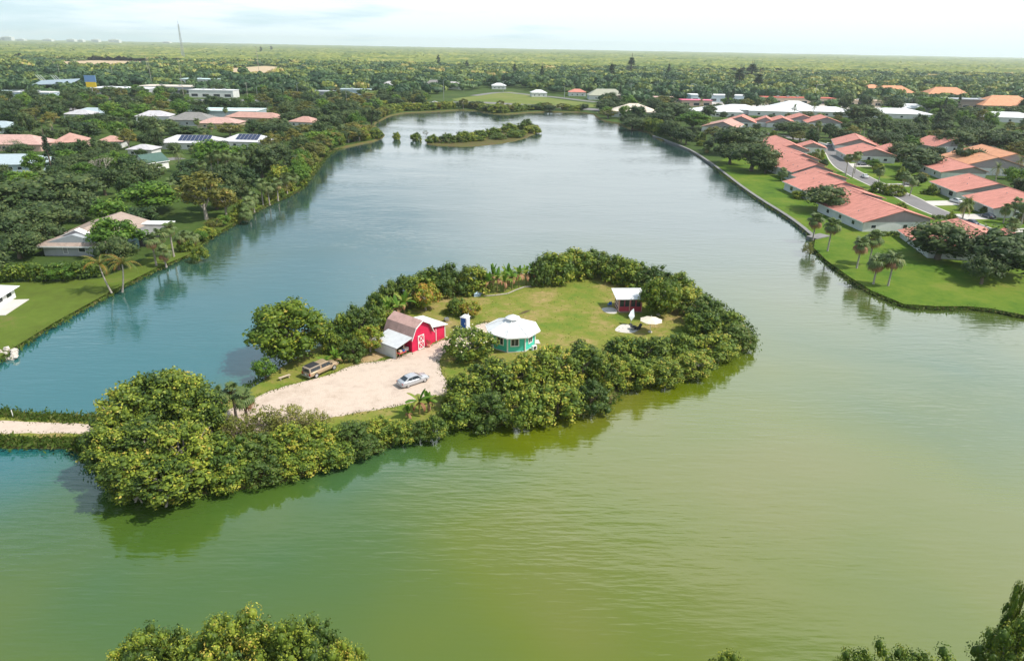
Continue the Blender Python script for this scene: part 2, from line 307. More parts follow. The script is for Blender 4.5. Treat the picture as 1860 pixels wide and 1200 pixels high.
def in_poly(x, y, P_):
    c = False; j = len(P_) - 1
    for i in range(len(P_)):
        xi, yi = P_[i][0], P_[i][1]; xj, yj = P_[j][0], P_[j][1]
        if (yi > y) != (yj > y) and x < (xj - xi) * (y - yi) / (yj - yi) + xi: c = not c
        j = i
    return c
def offset(pts, d):
    out = []; n = len(pts)
    for i in range(n):
        t = (pts[(i + 1) % n] - pts[i - 1]); t = t.normalized(); out.append(pts[i] + Vector((-t.y, t.x)) * d)
    return out
def area(p): return sum(p[i - 1].x * p[i].y - p[i].x * p[i - 1].y for i in range(len(p))) / 2
def sheet(name, polys, z, mat, kind='structure'):
    tris = geometry.tessellate_polygon([[Vector((p[0], p[1], 0)) for p in q] for q in polys]); flat = [p for q in polys for p in q]
    me = D.meshes.new(name); fs = []
    for t in tris:
        a, b, c = (Vector(flat[i][:2]) for i in t); fs.append(t if (b - a).cross(c - a) > 0 else t[::-1])
    me.from_pydata([(p[0], p[1], z) for p in flat], [], fs); me.materials.append(mat); me.update()
    o = link(name, me); o['kind'] = kind; return o
BIG = 15000.0
if area(lake) < 0: lake = lake[::-1]
lake_out = offset(lake, -1.5)                              # ccw polygon, negative offset goes outward
sheet('ground', [[Vector((-BIG, -400)), Vector((BIG, -400)), Vector((BIG, BIG)), Vector((-BIG, BIG))], lake_out[::-1]], GZ, mt_ground)
def bank(name, inner, outer, z0, z1):
    n = len(inner); b = MB()
    b.add([(p.x, p.y, z0) for p in inner] + [(p.x, p.y, z1) for p in outer], [(i, (i + 1) % n, n + (i + 1) % n, n + i) for i in range(n)])
    o = b.build(name, mt_bank); o['kind'] = 'structure'; return o
bank('lake_bank', offset(lake, .6)[::-1], lake_out[::-1], -.6, GZ)
wp = [Vector((-330, -150)), Vector((330, -150)), Vector((330, 640)), Vector((-330, 640))]
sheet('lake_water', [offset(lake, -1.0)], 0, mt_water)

isl_px = [(-330, 735), (-150, 745), (0, 751), (90, 757), (165, 760), (250, 752), (330, 742), (400, 728), (445, 712), (470, 695), (520, 655), (590, 622), (640, 600), (680, 575), (730, 545), (800, 520), (850, 508), (930, 500), (985, 494), (1040, 484), (1090, 482), (1150, 488), (1200, 500),
    (1245, 520), (1290, 545), (1340, 575), (1368, 605), (1366, 636), (1310, 655), (1270, 680), (1200, 698), (1138, 700), (1118, 735), (1050, 757), (950, 768), (860, 776), (790, 768), (748, 788), (700, 818), (600, 850), (500, 880), (400, 893), (330, 908), (240, 905), (185, 872), (150, 818), (0, 812), (-150, 806), (-330, 800)]
isl = [at(x, y, .1).xy for x, y in isl_px]
if area(isl) < 0: isl = isl[::-1]
isl = wobble(smooth(isl), 3, .25)
isl_in = offset(isl, 1.0)
IZ = .6
sheet('island_ground', [isl_in], IZ, mt_isl)
bank('island_bank', isl_in, offset(isl, -.3), IZ, -.4)
def pxpoly(pts, z): return [at(x, y, z).xy for x, y in pts]
gravel_px = [(-330, 752), (-100, 758), (0, 762), (80, 766), (165, 770), (260, 776), (350, 770), (400, 750), (440, 733), (500, 706), (555, 692), (610, 676), (640, 662), (690, 656), (730, 645), (770, 632), (806, 616), (835, 612), (850, 598), (868, 588), (885, 584), (905, 590),
    (900, 612), (870, 622), (840, 630), (805, 640), (796, 655), (800, 672), (815, 694), (818, 712), (770, 724), (720, 738), (660, 748), (600, 758), (520, 776), (450, 792), (400, 800), (300, 800), (200, 792), (150, 787), (0, 786), (-100, 786), (-330, 780)]
grav = smooth(pxpoly(gravel_px, IZ), 2)
sheet('gravel_drive', [wobble(grav, 1.5, .18)], IZ + .004, mt_gravel)
# pale pads on the turf
pad_px = [[(1090, 560), (1108, 557), (1122, 562), (1120, 570), (1102, 569)], [(1114, 600), (1128, 588), (1146, 589), (1164, 597), (1150, 605), (1130, 604)], [(940, 569), (962, 562), (966, 564), (946, 572)]]
sheet('worn_path', [wobble(smooth(pxpoly(pad_px[2], IZ), 2), .6, .15)], IZ + .005, mt_bank)
for p in pad_px[:2]: sheet('paved_pad', [smooth(pxpoly(p, IZ), 2)], IZ + .005, mt_conc)
dirt_px = [[(1050, 520), (1090, 510), (1102, 518), (1095, 530), (1060, 532)], [(1000, 608), (1050, 598), (1100, 604), (1090, 622), (1030, 628)], [(1030, 540), (1095, 536), (1095, 550), (1040, 552)], [(640, 668), (690, 652), (725, 640), (700, 636), (640, 650)]]
mt_dirt = ground_mat('dry dirt', [(.26, .19, .08), (.33, .23, .11), (.40, .29, .16), (.22, .20, .07)], .3, 1.2)
for p in dirt_px[3:]: sheet('dirt_patch', [wobble(smooth(pxpoly(p, IZ), 2), 1, .3)], IZ + .003, mt_dirt)

isl2_px = [(778, 264), (850, 267), (925, 259), (966, 247), (980, 234), (976, 226), (930, 229), (860, 243), (800, 250), (776, 256)]
isl2 = [at(x, y, .1).xy for x, y in isl2_px]
if area(isl2) < 0: isl2 = isl2[::-1]
isl2 = wobble(smooth(isl2), 4, .5)
sheet('islet_ground', [isl2], .3, mt_bank); bank('islet_bank', isl2, offset(isl2, -1.0), .3, -.4)

# lawns on the banks
lawn_R = [(1296, 300), (1345, 335), (1385, 362), (1420, 385), (1452, 405), (1482, 428), (1478, 450), (1502, 473), (1542, 502), (1582, 527), (1642, 552), (1700, 556), (1760, 556), (1800, 560), (1900, 580), (2050, 560), (2000, 420), (1800, 330), (1700, 300), (1640, 280), (1560, 270), (1480, 265), (1400, 265), (1330, 280)]
sheet('lawn_right', [pxpoly(lawn_R, GZ)], GZ + .004, mt_lawn)
lawn_R2 = [(1100, 214), (1130, 218), (1140, 228), (1180, 236), (1200, 250), (1260, 270), (1290, 262), (1250, 240), (1190, 220), (1140, 210)]
lawn_L = [(0, 520), (100, 512), (180, 508), (240, 490), (300, 455), (355, 425), (420, 395), (470, 370), (535, 342), (520, 330), (440, 370), (470, 376), (440, 397), (375, 434), (345, 461), (288, 485), (234, 512), (200, 531), (100, 587), (30, 630), (0, 650), (-120, 740), (-200, 600)]
lawn_L = [(-160, 520), (100, 510), (180, 506), (240, 484), (300, 448), (355, 418), (420, 385), (470, 360), (530, 335), (548, 338), (540, 346), (478, 373), (438, 398), (373, 435), (343, 462), (288, 485), (233, 512), (198, 531), (98, 586), (28, 629), (0, 648), (-60, 692), (-160, 760)]
sheet('lawn_left', [pxpoly(lawn_L, GZ)], GZ + .004, mt_lawn2)
verge = [(820, 180), (925, 166), (985, 176), (1040, 184), (1085, 190), (1085, 194), (1060, 196), (990, 192), (930, 192), (850, 190)]
mt_verge = ground_mat('mown verge', [(.09, .13, .03), (.13, .17, .035), (.17, .19, .05), (.2, .19, .08)], .03, .3)
sheet('grass_verge', [pxpoly(verge, GZ)], GZ + .004, mt_verge)
strip = [(355, 189), (465, 187), (470, 193), (355, 195)]
sheet('grass_strip', [pxpoly(strip, GZ)], GZ + .004, mt_lawn)
far_field = [pxpoly([(88, 127), (95, 113), (190, 109), (270, 107), (270, 119), (180, 126)], GZ), pxpoly([(405, 140), (425, 124), (480, 120), (535, 124), (520, 138), (450, 143)], GZ), pxpoly([(300, 108), (380, 106), (395, 112), (310, 113)], GZ)]
for p in far_field: sheet('sand_field', [p], GZ + .02, mt_sand)

def ribbon(name, pts, w, mat, z):
    pts = [Vector(p) for p in pts]; Lf, Rt = [], []
    for i in range(len(pts)):
        t = (pts[min(i + 1, len(pts) - 1)] - pts[max(i - 1, 0)]).normalized(); n = Vector((-t.y, t.x)); Lf.append(pts[i] + n * w / 2); Rt.append(pts[i] - n * w / 2)
    k = len(pts); b = MB(); b.add([(p.x, p.y, z) for p in Lf + Rt], [(i, k + i, k + i + 1, i + 1) for i in range(k - 1)])
    o = b.build(name, mat); o['kind'] = 'structure'; return o
def curve(pts, n=6):                                       # Catmull-Rom
    P_ = [Vector(p) for p in pts]; P_ = [P_[0] * 2 - P_[1]] + P_ + [P_[-1] * 2 - P_[-2]]; out = []
    for i in range(1, len(P_) - 2):
        for k in range(n):
            t = k / n; a, b, c, d = P_[i - 1:i + 3]
            out.append(.5 * ((2 * b) + (c - a) * t + (2 * a - 5 * b + 4 * c - d) * t * t + (3 * b - a - 3 * c + d) * t ** 3))
    return out + [P_[-2]]
rd = curve([(140, 120), (133.5, 165), (132, 187), (131.5, 206), (132, 221), (134, 234), (136, 264), (138.5, 284), (141, 298), (147, 318), (156, 345), (163, 380), (150, 420), (128, 440)], 5)
ribbon('road_kerb', rd, 8.0, mt_conc, GZ + .008); ribbon('condo_road', rd, 7.0, mt_asph, GZ + .016)
for a in [((134, 224), (146, 226), 7), ((133, 205), (144.5, 206), 7), ((137, 256), (149, 258), 6), ((143, 304), (156, 305), 9), ((133, 187), (150, 190), 5)]:
    ribbon('driveway', [Vector(a[0]), Vector(a[1])], a[2], mt_conc, GZ + .012)
hwy = [at(x, y).xy for x, y in ((560, 187), (640, 186), (760, 187), (860, 186), (940, 190), (1010, 194), (1090, 200), (1140, 206))]
ribbon('highway', curve(hwy, 4), 16, mt_asph, GZ + .012)
hwy2 = [at(x, y).xy for x, y in ((860, 174), (910, 168), (960, 172), (1020, 178), (1080, 185), (1180, 192))]
ribbon('ramp_road', curve(hwy2, 4), 9, mt_asph, GZ + .012)
ribbon('shop_street', curve([at(x, y).xy for x, y in ((140, 178), (290, 181), (400, 183), (470, 183), (560, 184))], 3), 22, mt_asph, GZ + .014)
ribbon('side_street', curve([at(x, y).xy for x, y in ((146, 172), (143, 185), (140, 198), (138, 208))], 3), 9, mt_asph, GZ + .010)
ribbon('side_street', curve([at(x, y).xy for x, y in ((270, 291), (310, 289), (330, 287))], 3), 7, mt_asph, GZ + .010)
ribbon('driveway', [at(222, 398).xy, at(196, 378).xy], 5, mt_asph, GZ + .012)
sheet('parking_lot', [pxpoly([(0, 168), (160, 165), (170, 182), (60, 184), (0, 182)], GZ)], GZ + .006, mt_asph)
sheet('parking_lot', [pxpoly([(1250, 184), (1420, 178), (1560, 182), (1660, 196), (1480, 200), (1300, 196)], GZ)], GZ + .006, mt_conc)

# seawall on the right bank
def seawall():
    pts = [at(x, y, .6).xy for x, y in ((1186, 247), (1212, 256), (1254, 273), (1283, 291), (1303, 305), (1346, 338), (1381, 362), (1421, 387), (1450, 407), (1478, 430))]
    r = tag(empty('seawall', (pts[0].x, pts[0].y, 0)), 'long low grey concrete seawall along the bank below the terracotta houses', 'seawall')
    o = pts[0]; cur = curve(pts, 3); L_ = [p - o for p in cur]
    def strip_(w0, w1, z0, z1):
        b = MB(); A, B = [], []
        for i, p in enumerate(L_):
            t = (L_[min(i + 1, len(L_) - 1)] - L_[max(i - 1, 0)]).normalized(); n = Vector((t.y, -t.x)); A.append(p - n * w0); B.append(p + n * w1)
        k = len(L_); vs = [(p.x, p.y, z) for z in (z0, z1) for q in (A, B) for p in q]
        fs = []
        for i in range(k - 1): fs += [(2 * k + i, 2 * k + i + 1, 3 * k + i + 1, 3 * k + i)[::-1], (i, i + 1, 2 * k + i + 1, 2 * k + i)[::-1], (k + i, k + i + 1, 3 * k + i + 1, 3 * k + i)]
        return b.add(vs, fs)
    m = M('seawall concrete', (.22, .21, .205), .85, .15, .5)
    strip_(.3, .3, -.6, .72).build('wall', m, r); strip_(.6, .5, .73, .86).build('cap', m, r)
    r2 = tag(empty('sea_step', (*at(1486, 430).xy, GZ), .6), 'short grey concrete boat step at the end of the seawall', 'step')
    MB().box(-3, 3, -1.5, 1.5, -.9, .25).build('slab', m, r2); MB().box(-3, 3, -2.3, -1.503, -.9, .0).build('tread', m, r2)
seawall()

# ------------------------------------------------------------------ buildings
KEEP = []          # (px0, px1, py0, py1, depth): visible faces that no filler tree may hide
FOOT = []          # world discs kept free of filler trees
LAND = []          # (phrase, x, y) landmarks for labels
def land(ph, x, y): LAND.append((ph, x, y))
def keep_pts(pts, shrink=.0):
    q = [proj(p) for p in pts]; xs = [a[0] for a in q]; ys = [a[1] for a in q]; d = min(a[2] for a in q); x0, x1, y0, y1 = min(xs), max(xs), min(ys), max(ys)
    if x0 < 900: m = (x1 - x0) * .25; x0 += m; x1 -= m; y1 -= (y1 - y0) * .45        # the left bank houses peep out between trees
    KEEP.append((x0, x1, y0, y1, d))
def window(par, face, u, z, w, h, xw, xe, y0, y1, fm=None, muntin=False, kind='window'):
    fm = fm or m_white
    f = MB(); t = .09
    f.box(-w / 2, w / 2, -.05, 0, 0, t).box(-w / 2, w / 2, -.05, 0, h - t, h).box(-w / 2, -w / 2 + t, -.05, 0, t, h - t).box(w / 2 - t, w / 2, -.05, 0, t, h - t)
    if muntin: f.box(-.03, .03, -.045, 0, t, h - t)
    if muntin: f.box(-w / 2 + t, -.03, -.04, 0, h / 2 - .03, h / 2 + .03).box(.03, w / 2 - t, -.04, 0, h / 2 - .03, h / 2 + .03)
    loc, rz = {'S': ((u, y0 - .003, z), 0), 'N': ((u, y1 + .003, z), math.pi), 'W': ((xw - .003, u, z), -math.pi / 2), 'E': ((xe + .003, u, z), math.pi / 2)}[face]
    o = f.build(kind, fm, par, loc=loc, rot=(0, 0, rz))
    MB().box(-w / 2 + t, w / 2 - t, -.02, 0, t, h - t).build('pane' if kind == 'window' else 'panel', m_glass if kind == 'window' else M('grey door', (.30, .31, .33), .5, .06), o); return o
def gable(name, label, cat, x, y, rz, prof, L, roofm, wallm, over=.6, wins=(), group=None, gablem=None, base=GZ, vents=0, keep=True, fascia=True, doors=()):
    xw, zw, xr, zr, xe, ze = prof
    r = tag(empty(name, (x, y, base), rz), label, cat, group)
    MB().prism_y([(xw, -.2), (xe, -.2), (xe, ze), (xr, zr), (xw, zw)], 0, L).build('wall', wallm, r)
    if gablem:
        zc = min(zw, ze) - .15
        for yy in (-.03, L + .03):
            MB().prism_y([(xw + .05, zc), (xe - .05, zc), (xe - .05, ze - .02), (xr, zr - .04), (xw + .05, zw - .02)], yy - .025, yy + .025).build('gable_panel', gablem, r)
    def slope(xa, za, xb, zb):                             # from eave a to ridge b
        k = (zb - za) / (xb - xa); xo = xa - math.copysign(over, xb - xa); zo = za - abs(k) * over
        q = [(xo, -over, zo + .16), (xb, -over, zb + .16), (xb, L + over, zb + .16), (xo, L + over, zo + .16)]
        return q if xb > xa else q[::-1]
    for q in (slope(xw, zw, xr - .005, zr), slope(xe, ze, xr + .005, zr)):
        MB().slab([Vector(v) for v in q], .15).build('roof_slope', roofm, r)
    MB().prism_y([(xr - .18, zr + .10), (xr + .18, zr + .10), (xr + .1, zr + .24), (xr - .1, zr + .24)], -over - .02, L + over + .02).build('ridge_cap', roofm, r)
    if fascia:
        for xa, za in ((xw, zw), (xe, ze)):
            k = abs((zr - za) / (xr - xa)); sg = -1 if xa == xw else 1
            zo = za - k * over; MB().box(min(xa + sg * over, xa + sg * (over + .06)), max(xa + sg * over, xa + sg * (over + .06)), -over, L + over, zo - .12, zo + .13).build('fascia', m_white, r)
    for wdw in wins: window(r, *wdw, xw, xe, 0, L)
    for dr in doors: window(r, *dr, xw, xe, 0, L, kind='door')
    for i in range(vents):
        tt = random.uniform(.25, .8); yy = L * (i + 1) / (vents + 1); xx = xw + (xr - xw) * tt; zz = zw + (zr - zw) * tt
        MB().tube((xx, yy, zz), (xx, yy, zz + .5), .12).build('vent_pipe', m_metal, r)
    mw = Matrix.Translation((x, y, base)) @ Matrix.Rotation(rz, 4, 'Z')
    if keep: keep_pts([mw @ Vector(v) for v in ((xw, 0, 1.5), (xe, 0, 1.5), (xr, 0, zr), (xw, L, zw), (xr, L, zr))])
    c = mw @ Vector(((xw + xe) / 2, L / 2, 0)); FOOT.append((mw, xw - 1.5, xe + 1.5, -1.5, L + 1.5)); return r
def hip(name, label, cat, x, y, rz, w, l, eave, ridge, roofm, wallm, over=.6, wins=(), group=None, base=GZ, keep=True, doors=(), extra=None):
    r = tag(empty(name, (x, y, base), rz), label, cat, group)
    MB().box(-w / 2, w / 2, -l / 2, l / 2, -.2, eave).build('wall', wallm, r)
    a, b = w / 2 + over, l / 2 + over; z0 = eave - .05; s = min(a, b)
    if l >= w: A, B = Vector((0, -(b - s), ridge)), Vector((0, b - s, ridge))
    else: A, B = Vector((-(a - s), 0, ridge)), Vector((a - s, 0, ridge))
    c = [Vector((-a, -b, z0)), Vector((a, -b, z0)), Vector((a, b, z0)), Vector((-a, b, z0))]
    m = MB(); m.add(c + [A, B], [(0, 1, 4), (1, 2, 5, 4), (2, 3, 5), (3, 0, 4, 5)] if l >= w else [(0, 1, 5, 4), (1, 2, 5), (2, 3, 4, 5), (3, 0, 4)])
    m.add(c + [v + Vector((0, 0, -.18)) for v in c], [(0, 4, 5, 1), (1, 5, 6, 2), (2, 6, 7, 3), (3, 7, 4, 0), (7, 6, 5, 4)])
    m.build('roof', roofm, r)
    for wdw in wins: window(r, *wdw, -w / 2, w / 2, -l / 2, l / 2)
    for dr in doors: window(r, *dr, -w / 2, w / 2, -l / 2, l / 2, kind='door')
    mw = Matrix.Translation((x, y, base)) @ Matrix.Rotation(rz, 4, 'Z')
    if keep: keep_pts([mw @ Vector(v) for v in ((-w / 2, -l / 2, 1.2), (w / 2, -l / 2, 1.2), A, B)])
    FOOT.append((mw, -w / 2 - 1.5, w / 2 + 1.5, -l / 2 - 1.5, l / 2 + 1.5)); return r
def flatb(name, label, cat, x, y, rz, w, l, h, roofm, wallm, wins=(), group=None, base=GZ, keep=True, over=.3, doors=(), units=0):
    r = tag(empty(name, (x, y, base), rz), label, cat, group)
    MB().box(-w / 2, w / 2, -l / 2, l / 2, -.2, h).build('wall', wallm, r)
    MB().box(-w / 2 - over, w / 2 + over, -l / 2 - over, l / 2 + over, h + .003, h + .35).build('roof', roofm, r)
    for wdw in wins: window(r, *wdw, -w / 2, w / 2, -l / 2, l / 2)
    for dr in doors: window(r, *dr, -w / 2, w / 2, -l / 2, l / 2, kind='door')
    for i in range(units):
        u = w * (-.35 + .7 * (i + .5) / units); MB().box(u - 1, u + 1, -1, 1, h + .353, h + 1.4).build('roof_unit', m_metal, r)
    mw = Matrix.Translation((x, y, base)) @ Matrix.Rotation(rz, 4, 'Z')
    if keep: keep_pts([mw @ Vector(v) for v in ((-w / 2, -l / 2, 1.0), (w / 2, -l / 2, 1.0), (0, l / 2, h))])
    FOOT.append((mw, -w / 2 - 1.5, w / 2 + 1.5, -l / 2 - 1.5, l / 2 + 1.5)); return r
def R(d): return math.radians(d)

# the terracotta condominium rows (right bank)
CG = 'terracotta roofed lakeside condos'
def condo(label, x, y, rz, prof, L, wins=(), phrase=None, roofm=None, vents=2, **k):
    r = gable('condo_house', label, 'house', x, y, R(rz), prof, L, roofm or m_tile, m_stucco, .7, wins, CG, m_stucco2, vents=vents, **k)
    if phrase: land(phrase, x, y)
    return r
condo('terracotta roofed white house with mauve gable and two small windows facing the lawn', 106, 185, 5, (-10.5, 2.8, 0, 5.9, 8.5, 3.6), 25,
      [('S', -7.5, .9, 1.5, 1.0), ('S', 1.6, .1, 1.4, 1.9), ('W', 5, .8, 1.6, 1.2), ('W', 12, .8, 1.6, 1.2), ('W', 19, .8, 1.6, 1.2)], 'the house with two windows facing the lawn')
condo('low terracotta roofed house set back between the lawn gable house and its lake side neighbour', 108, 213, 4, (-7, 2.8, 0, 5.3, 7, 3.6), 12, [('W', 6, .8, 1.6, 1.2)], 'the set back house of the lake side row')
condo('wide terracotta roofed lake side house with a deep shaded porch under its front slope', 108.5, 226.5, 3, (-12, 2.9, 0, 6.0, 7, 3.7), 18, [('W', 4, .7, 2.4, 1.6), ('W', 12, .7, 2.4, 1.6), ('S', -6, .9, 1.5, 1.1)], 'the wide house with the shaded porch')
condo('narrow terracotta roofed house stepped back north of the shaded porch house', 112, 247.5, 3, (-8, 3.0, 0, 5.6, 7, 3.7), 10, [('W', 5, .7, 2.2, 1.6)], 'the narrow stepped back house')
condo('terracotta roofed house whose tall roof end sticks out over a grey two storey bay', 113, 261, 3, (-8.5, 3.6, 0, 6.4, 7, 4.0), 12, [('W', 4, .7, 2, 2), ('S', -5, 1.0, 1.4, 1.4)], 'the house with the grey two storey bay')
condo('terracotta roofed house jutting towards the water beside the big dark lakeside oaks', 116, 276, 2, (-12, 3.0, 0, 6.2, 7, 3.8), 13, [('W', 5, .7, 2.2, 1.6)], 'the house jutting beside the lakeside oaks')
condo('long terracotta roofed house in the middle of the lake side row with two roof steps', 120, 292, -2, (-11, 3.0, 0, 6.0, 7, 3.8), 26, [('W', 8, .7, 2.2, 1.6), ('W', 18, .7, 2.2, 1.6)], 'the long house of the lake side row', vents=3)
condo('terracotta roofed house at the far end of the lake side row under the oaks', 127, 321, -6, (-12, 3.0, 0, 6.2, 7, 3.8), 34, [('W', 8, .7, 2.2, 1.6), ('W', 20, .7, 2.2, 1.6)], 'the far end of the lake side row', vents=3)
# nearer lawn
condo('terracotta roofed house half hidden by trees, its low eave corner pointing at the lawn', 112.5, 157, -10, (-13, 1.8, 0, 5.6, 6.5, 3.8), 20, [('S', -6, .6, 1.4, 1.2)], 'the house with the low eave corner')
condo('small terracotta roofed wing behind the trees at the edge of the lawn', 122.5, 158.5, -6, (-5.5, 2.9, 0, 4.9, 5, 3.4), 11, [('S', -2, .8, 1.4, 1.2)], 'the small terracotta wing')
# east side of the road
condo('terracotta roofed house with two driveways across the road, broad slope facing it', 160.5, 229, -6, (-12, 2.9, 0, 6.0, 9, 3.4), 19, [('W', 4, .7, 3, 1.9), ('W', 12, .8, 1.6, 1.2), ('S', -6, .8, 1.6, 1.2)], 'the house with two driveways')
condo('terracotta roofed house beside the round hedge on the east side of the road', 157, 203.5, -6, (-12.5, 2.9, 0, 6.0, 9, 3.4), 18, [('W', 5, .7, 3, 1.9), ('W', 13, .8, 1.6, 1.2), ('S', -6, .8, 1.6, 1.2)], 'the house beside the round hedge')
condo('orange roofed house with a large shaded mauve gable and a date palm in front', 195, 283, -8, (-14, 3.0, 0, 7.2, 14, 3.2), 26, [('S', -9, .8, 1.6, 1.2), ('S', 8, .8, 1.6, 1.2)], 'the house with the large mauve gable', m_tile2)
condo('terracotta roofed low wing west of the large mauve gable', 178, 270, -8, (-11, 2.8, 0, 5.2, 5, 3.6), 24, [('W', 6, .8, 1.6, 1.2), ('W', 16, .8, 1.6, 1.2)], 'the low wing by the mauve gable')
condo('orange roofed house with two roof steps behind the date palm', 214, 300, -8, (-12, 3.0, 0, 6.6, 10, 3.2), 30, [('S', -6, .8, 1.6, 1.2)], 'the house behind the date palm', m_tile2)
condo('terracotta roofed house across the road behind the tall palms with dark front doors', 160, 312, -10, (-11, 2.9, 0, 6.0, 9, 3.4), 20, [('S', -6, .5, 1.4, 2), ('S', -2, .5, 1.4, 2), ('S', 5, .8, 1.6, 1.2), ('W', 9, .8, 2, 1.5)], 'the house behind the tall road palms')
condo('terracotta roofed house with low front wing in the middle of the estate', 176, 322, -10, (-8, 2.9, 0, 5.6, 8, 3.2), 14, [('S', -3, .5, 1.4, 2), ('S', 3, .8, 1.6, 1.2)], 'the house with the low front wing')
condo('terracotta roofed house with a long grey gable wall at the back of the bend', 168, 345, -20, (-10, 3.0, 0, 6.4, 10, 3.0), 26, [('S', -5, .8, 1.6, 1.2)], 'the house with the long grey gable')
condo('terracotta roofed house turned to the bend of the road', 143, 338, -15, (-6, 2.9, 0, 5.0, 6, 2.9), 10, [('S', -2, .6, 1.4, 1.6), ('S', 3, .8, 1.4, 1.2)], 'the house at the bend of the road')
condo('terracotta roofed house among oaks east of the estate lawn', 200, 305, -10, (-8, 2.9, 0, 5.8, 8, 2.9), 1.2, (), None, keep=False) if False else None
condo('terracotta roofed house half hidden by oaks beyond the small green', 218, 352, 10, (-9, 2.9, 0, 6.2, 9, 2.9), 16, [('S', -4, .8, 1.6, 1.2), ('S', 2, .3, 1.4, 2)], 'the oak shaded house beyond the green')
condo('terracotta roofed house with white porch posts beyond the small green', 240, 366, 6, (-11, 2.9, 0, 6.2, 11, 2.9), 14, [('S', -6, .8, 1.6, 1.2), ('S', 0, .3, 1.4, 2), ('S', 6, .8, 1.6, 1.2)], 'the house with white porch posts')
# far rows of the estate
for lab, (px, py), rz, prof, L, ph in (
    ('pink roofed house with two dark roof wells nearest the far lake corner', (1312, 234), -25, (-12, 3, 0, 6.2, 8, 3.2), 26, 'the house with two dark roof wells'),
    ('terracotta roofed house with blue garage door at the far lake corner', (1345, 224), -20, (-10, 3, 0, 6.4, 9, 3.0), 18, 'the house with the blue garage door'),
    ('small terracotta roofed house with grey gable and white window east of the blue garage', (1390, 224), -18, (-7, 3, 0, 5.8, 6, 3.0), 16, 'the small house with the white window'),
    ('terracotta roofed house with dark gable behind the road bend palms', (1420, 226), -15, (-9, 3, 0, 6.2, 9, 3.0), 20, 'the dark gabled bend house'),
    ('terracotta roofed house beside the white roofed blocks in the far row', (1458, 220), -12, (-9, 3, 0, 6.0, 9, 3.0), 18, 'the far row house beside the white roofs'),
    ('terracotta roofed house at the end of the far row before the big tree', (1500, 226), -12, (-11, 3, 0, 6.6, 11, 3.0), 22, 'the last house of the far row')):
    p = at(px, py, 3); condo(lab, p.x, p.y, rz, prof, L, [('S', prof[0] * .5, .8, 1.8, 1.3), ('S', prof[4] * .4, .2, 2.2, 2.1)], ph, m_tile3 if 'pink' in lab else m_tile)
for i, (px, py, w, l) in enumerate(((1300, 204, 36, 22), (1340, 200, 34, 24), (1400, 203, 36, 24), (1440, 198, 34, 26), (1495, 204, 40, 22), (1625, 207, 46, 30), (1650, 198, 30, 20), (1820, 214, 44, 24))):
    p = at(px, py, 3)
    lab = ('white hip roofed block just behind the two roof wells', 'white hip roofed block behind the blue garage house', 'white hip roofed block west of the tall white peak', 'white roofed block with the tallest white peak',
           'white hip roofed block at the east end beside the dark tree', 'broad white roofed building alone among the trees', 'small white roof behind the broad white roofed building', 'white roofed building in the trees near the dark oak wood')[i]
    hip('white_block', lab, 'building', p.x, p.y, R(-8), w, l, 3.6, 8.6 if i == 3 else 6.6, m_whiteroof, m_stucco, wins=[('S', -w * .3, .8, 2, 1.4), ('S', 0, .8, 2, 1.4), ('S', w * .3, .8, 2, 1.4)], group='white roofed blocks behind the condos'); land(('the white block by the roof wells', 'the white block by the blue garage', 'the white block beside the tall peak', 'the tallest white peak', 'the eastern white block', 'the broad white roofed building', 'the small white roof', 'the white roof in the oak wood')[i], p.x, p.y)

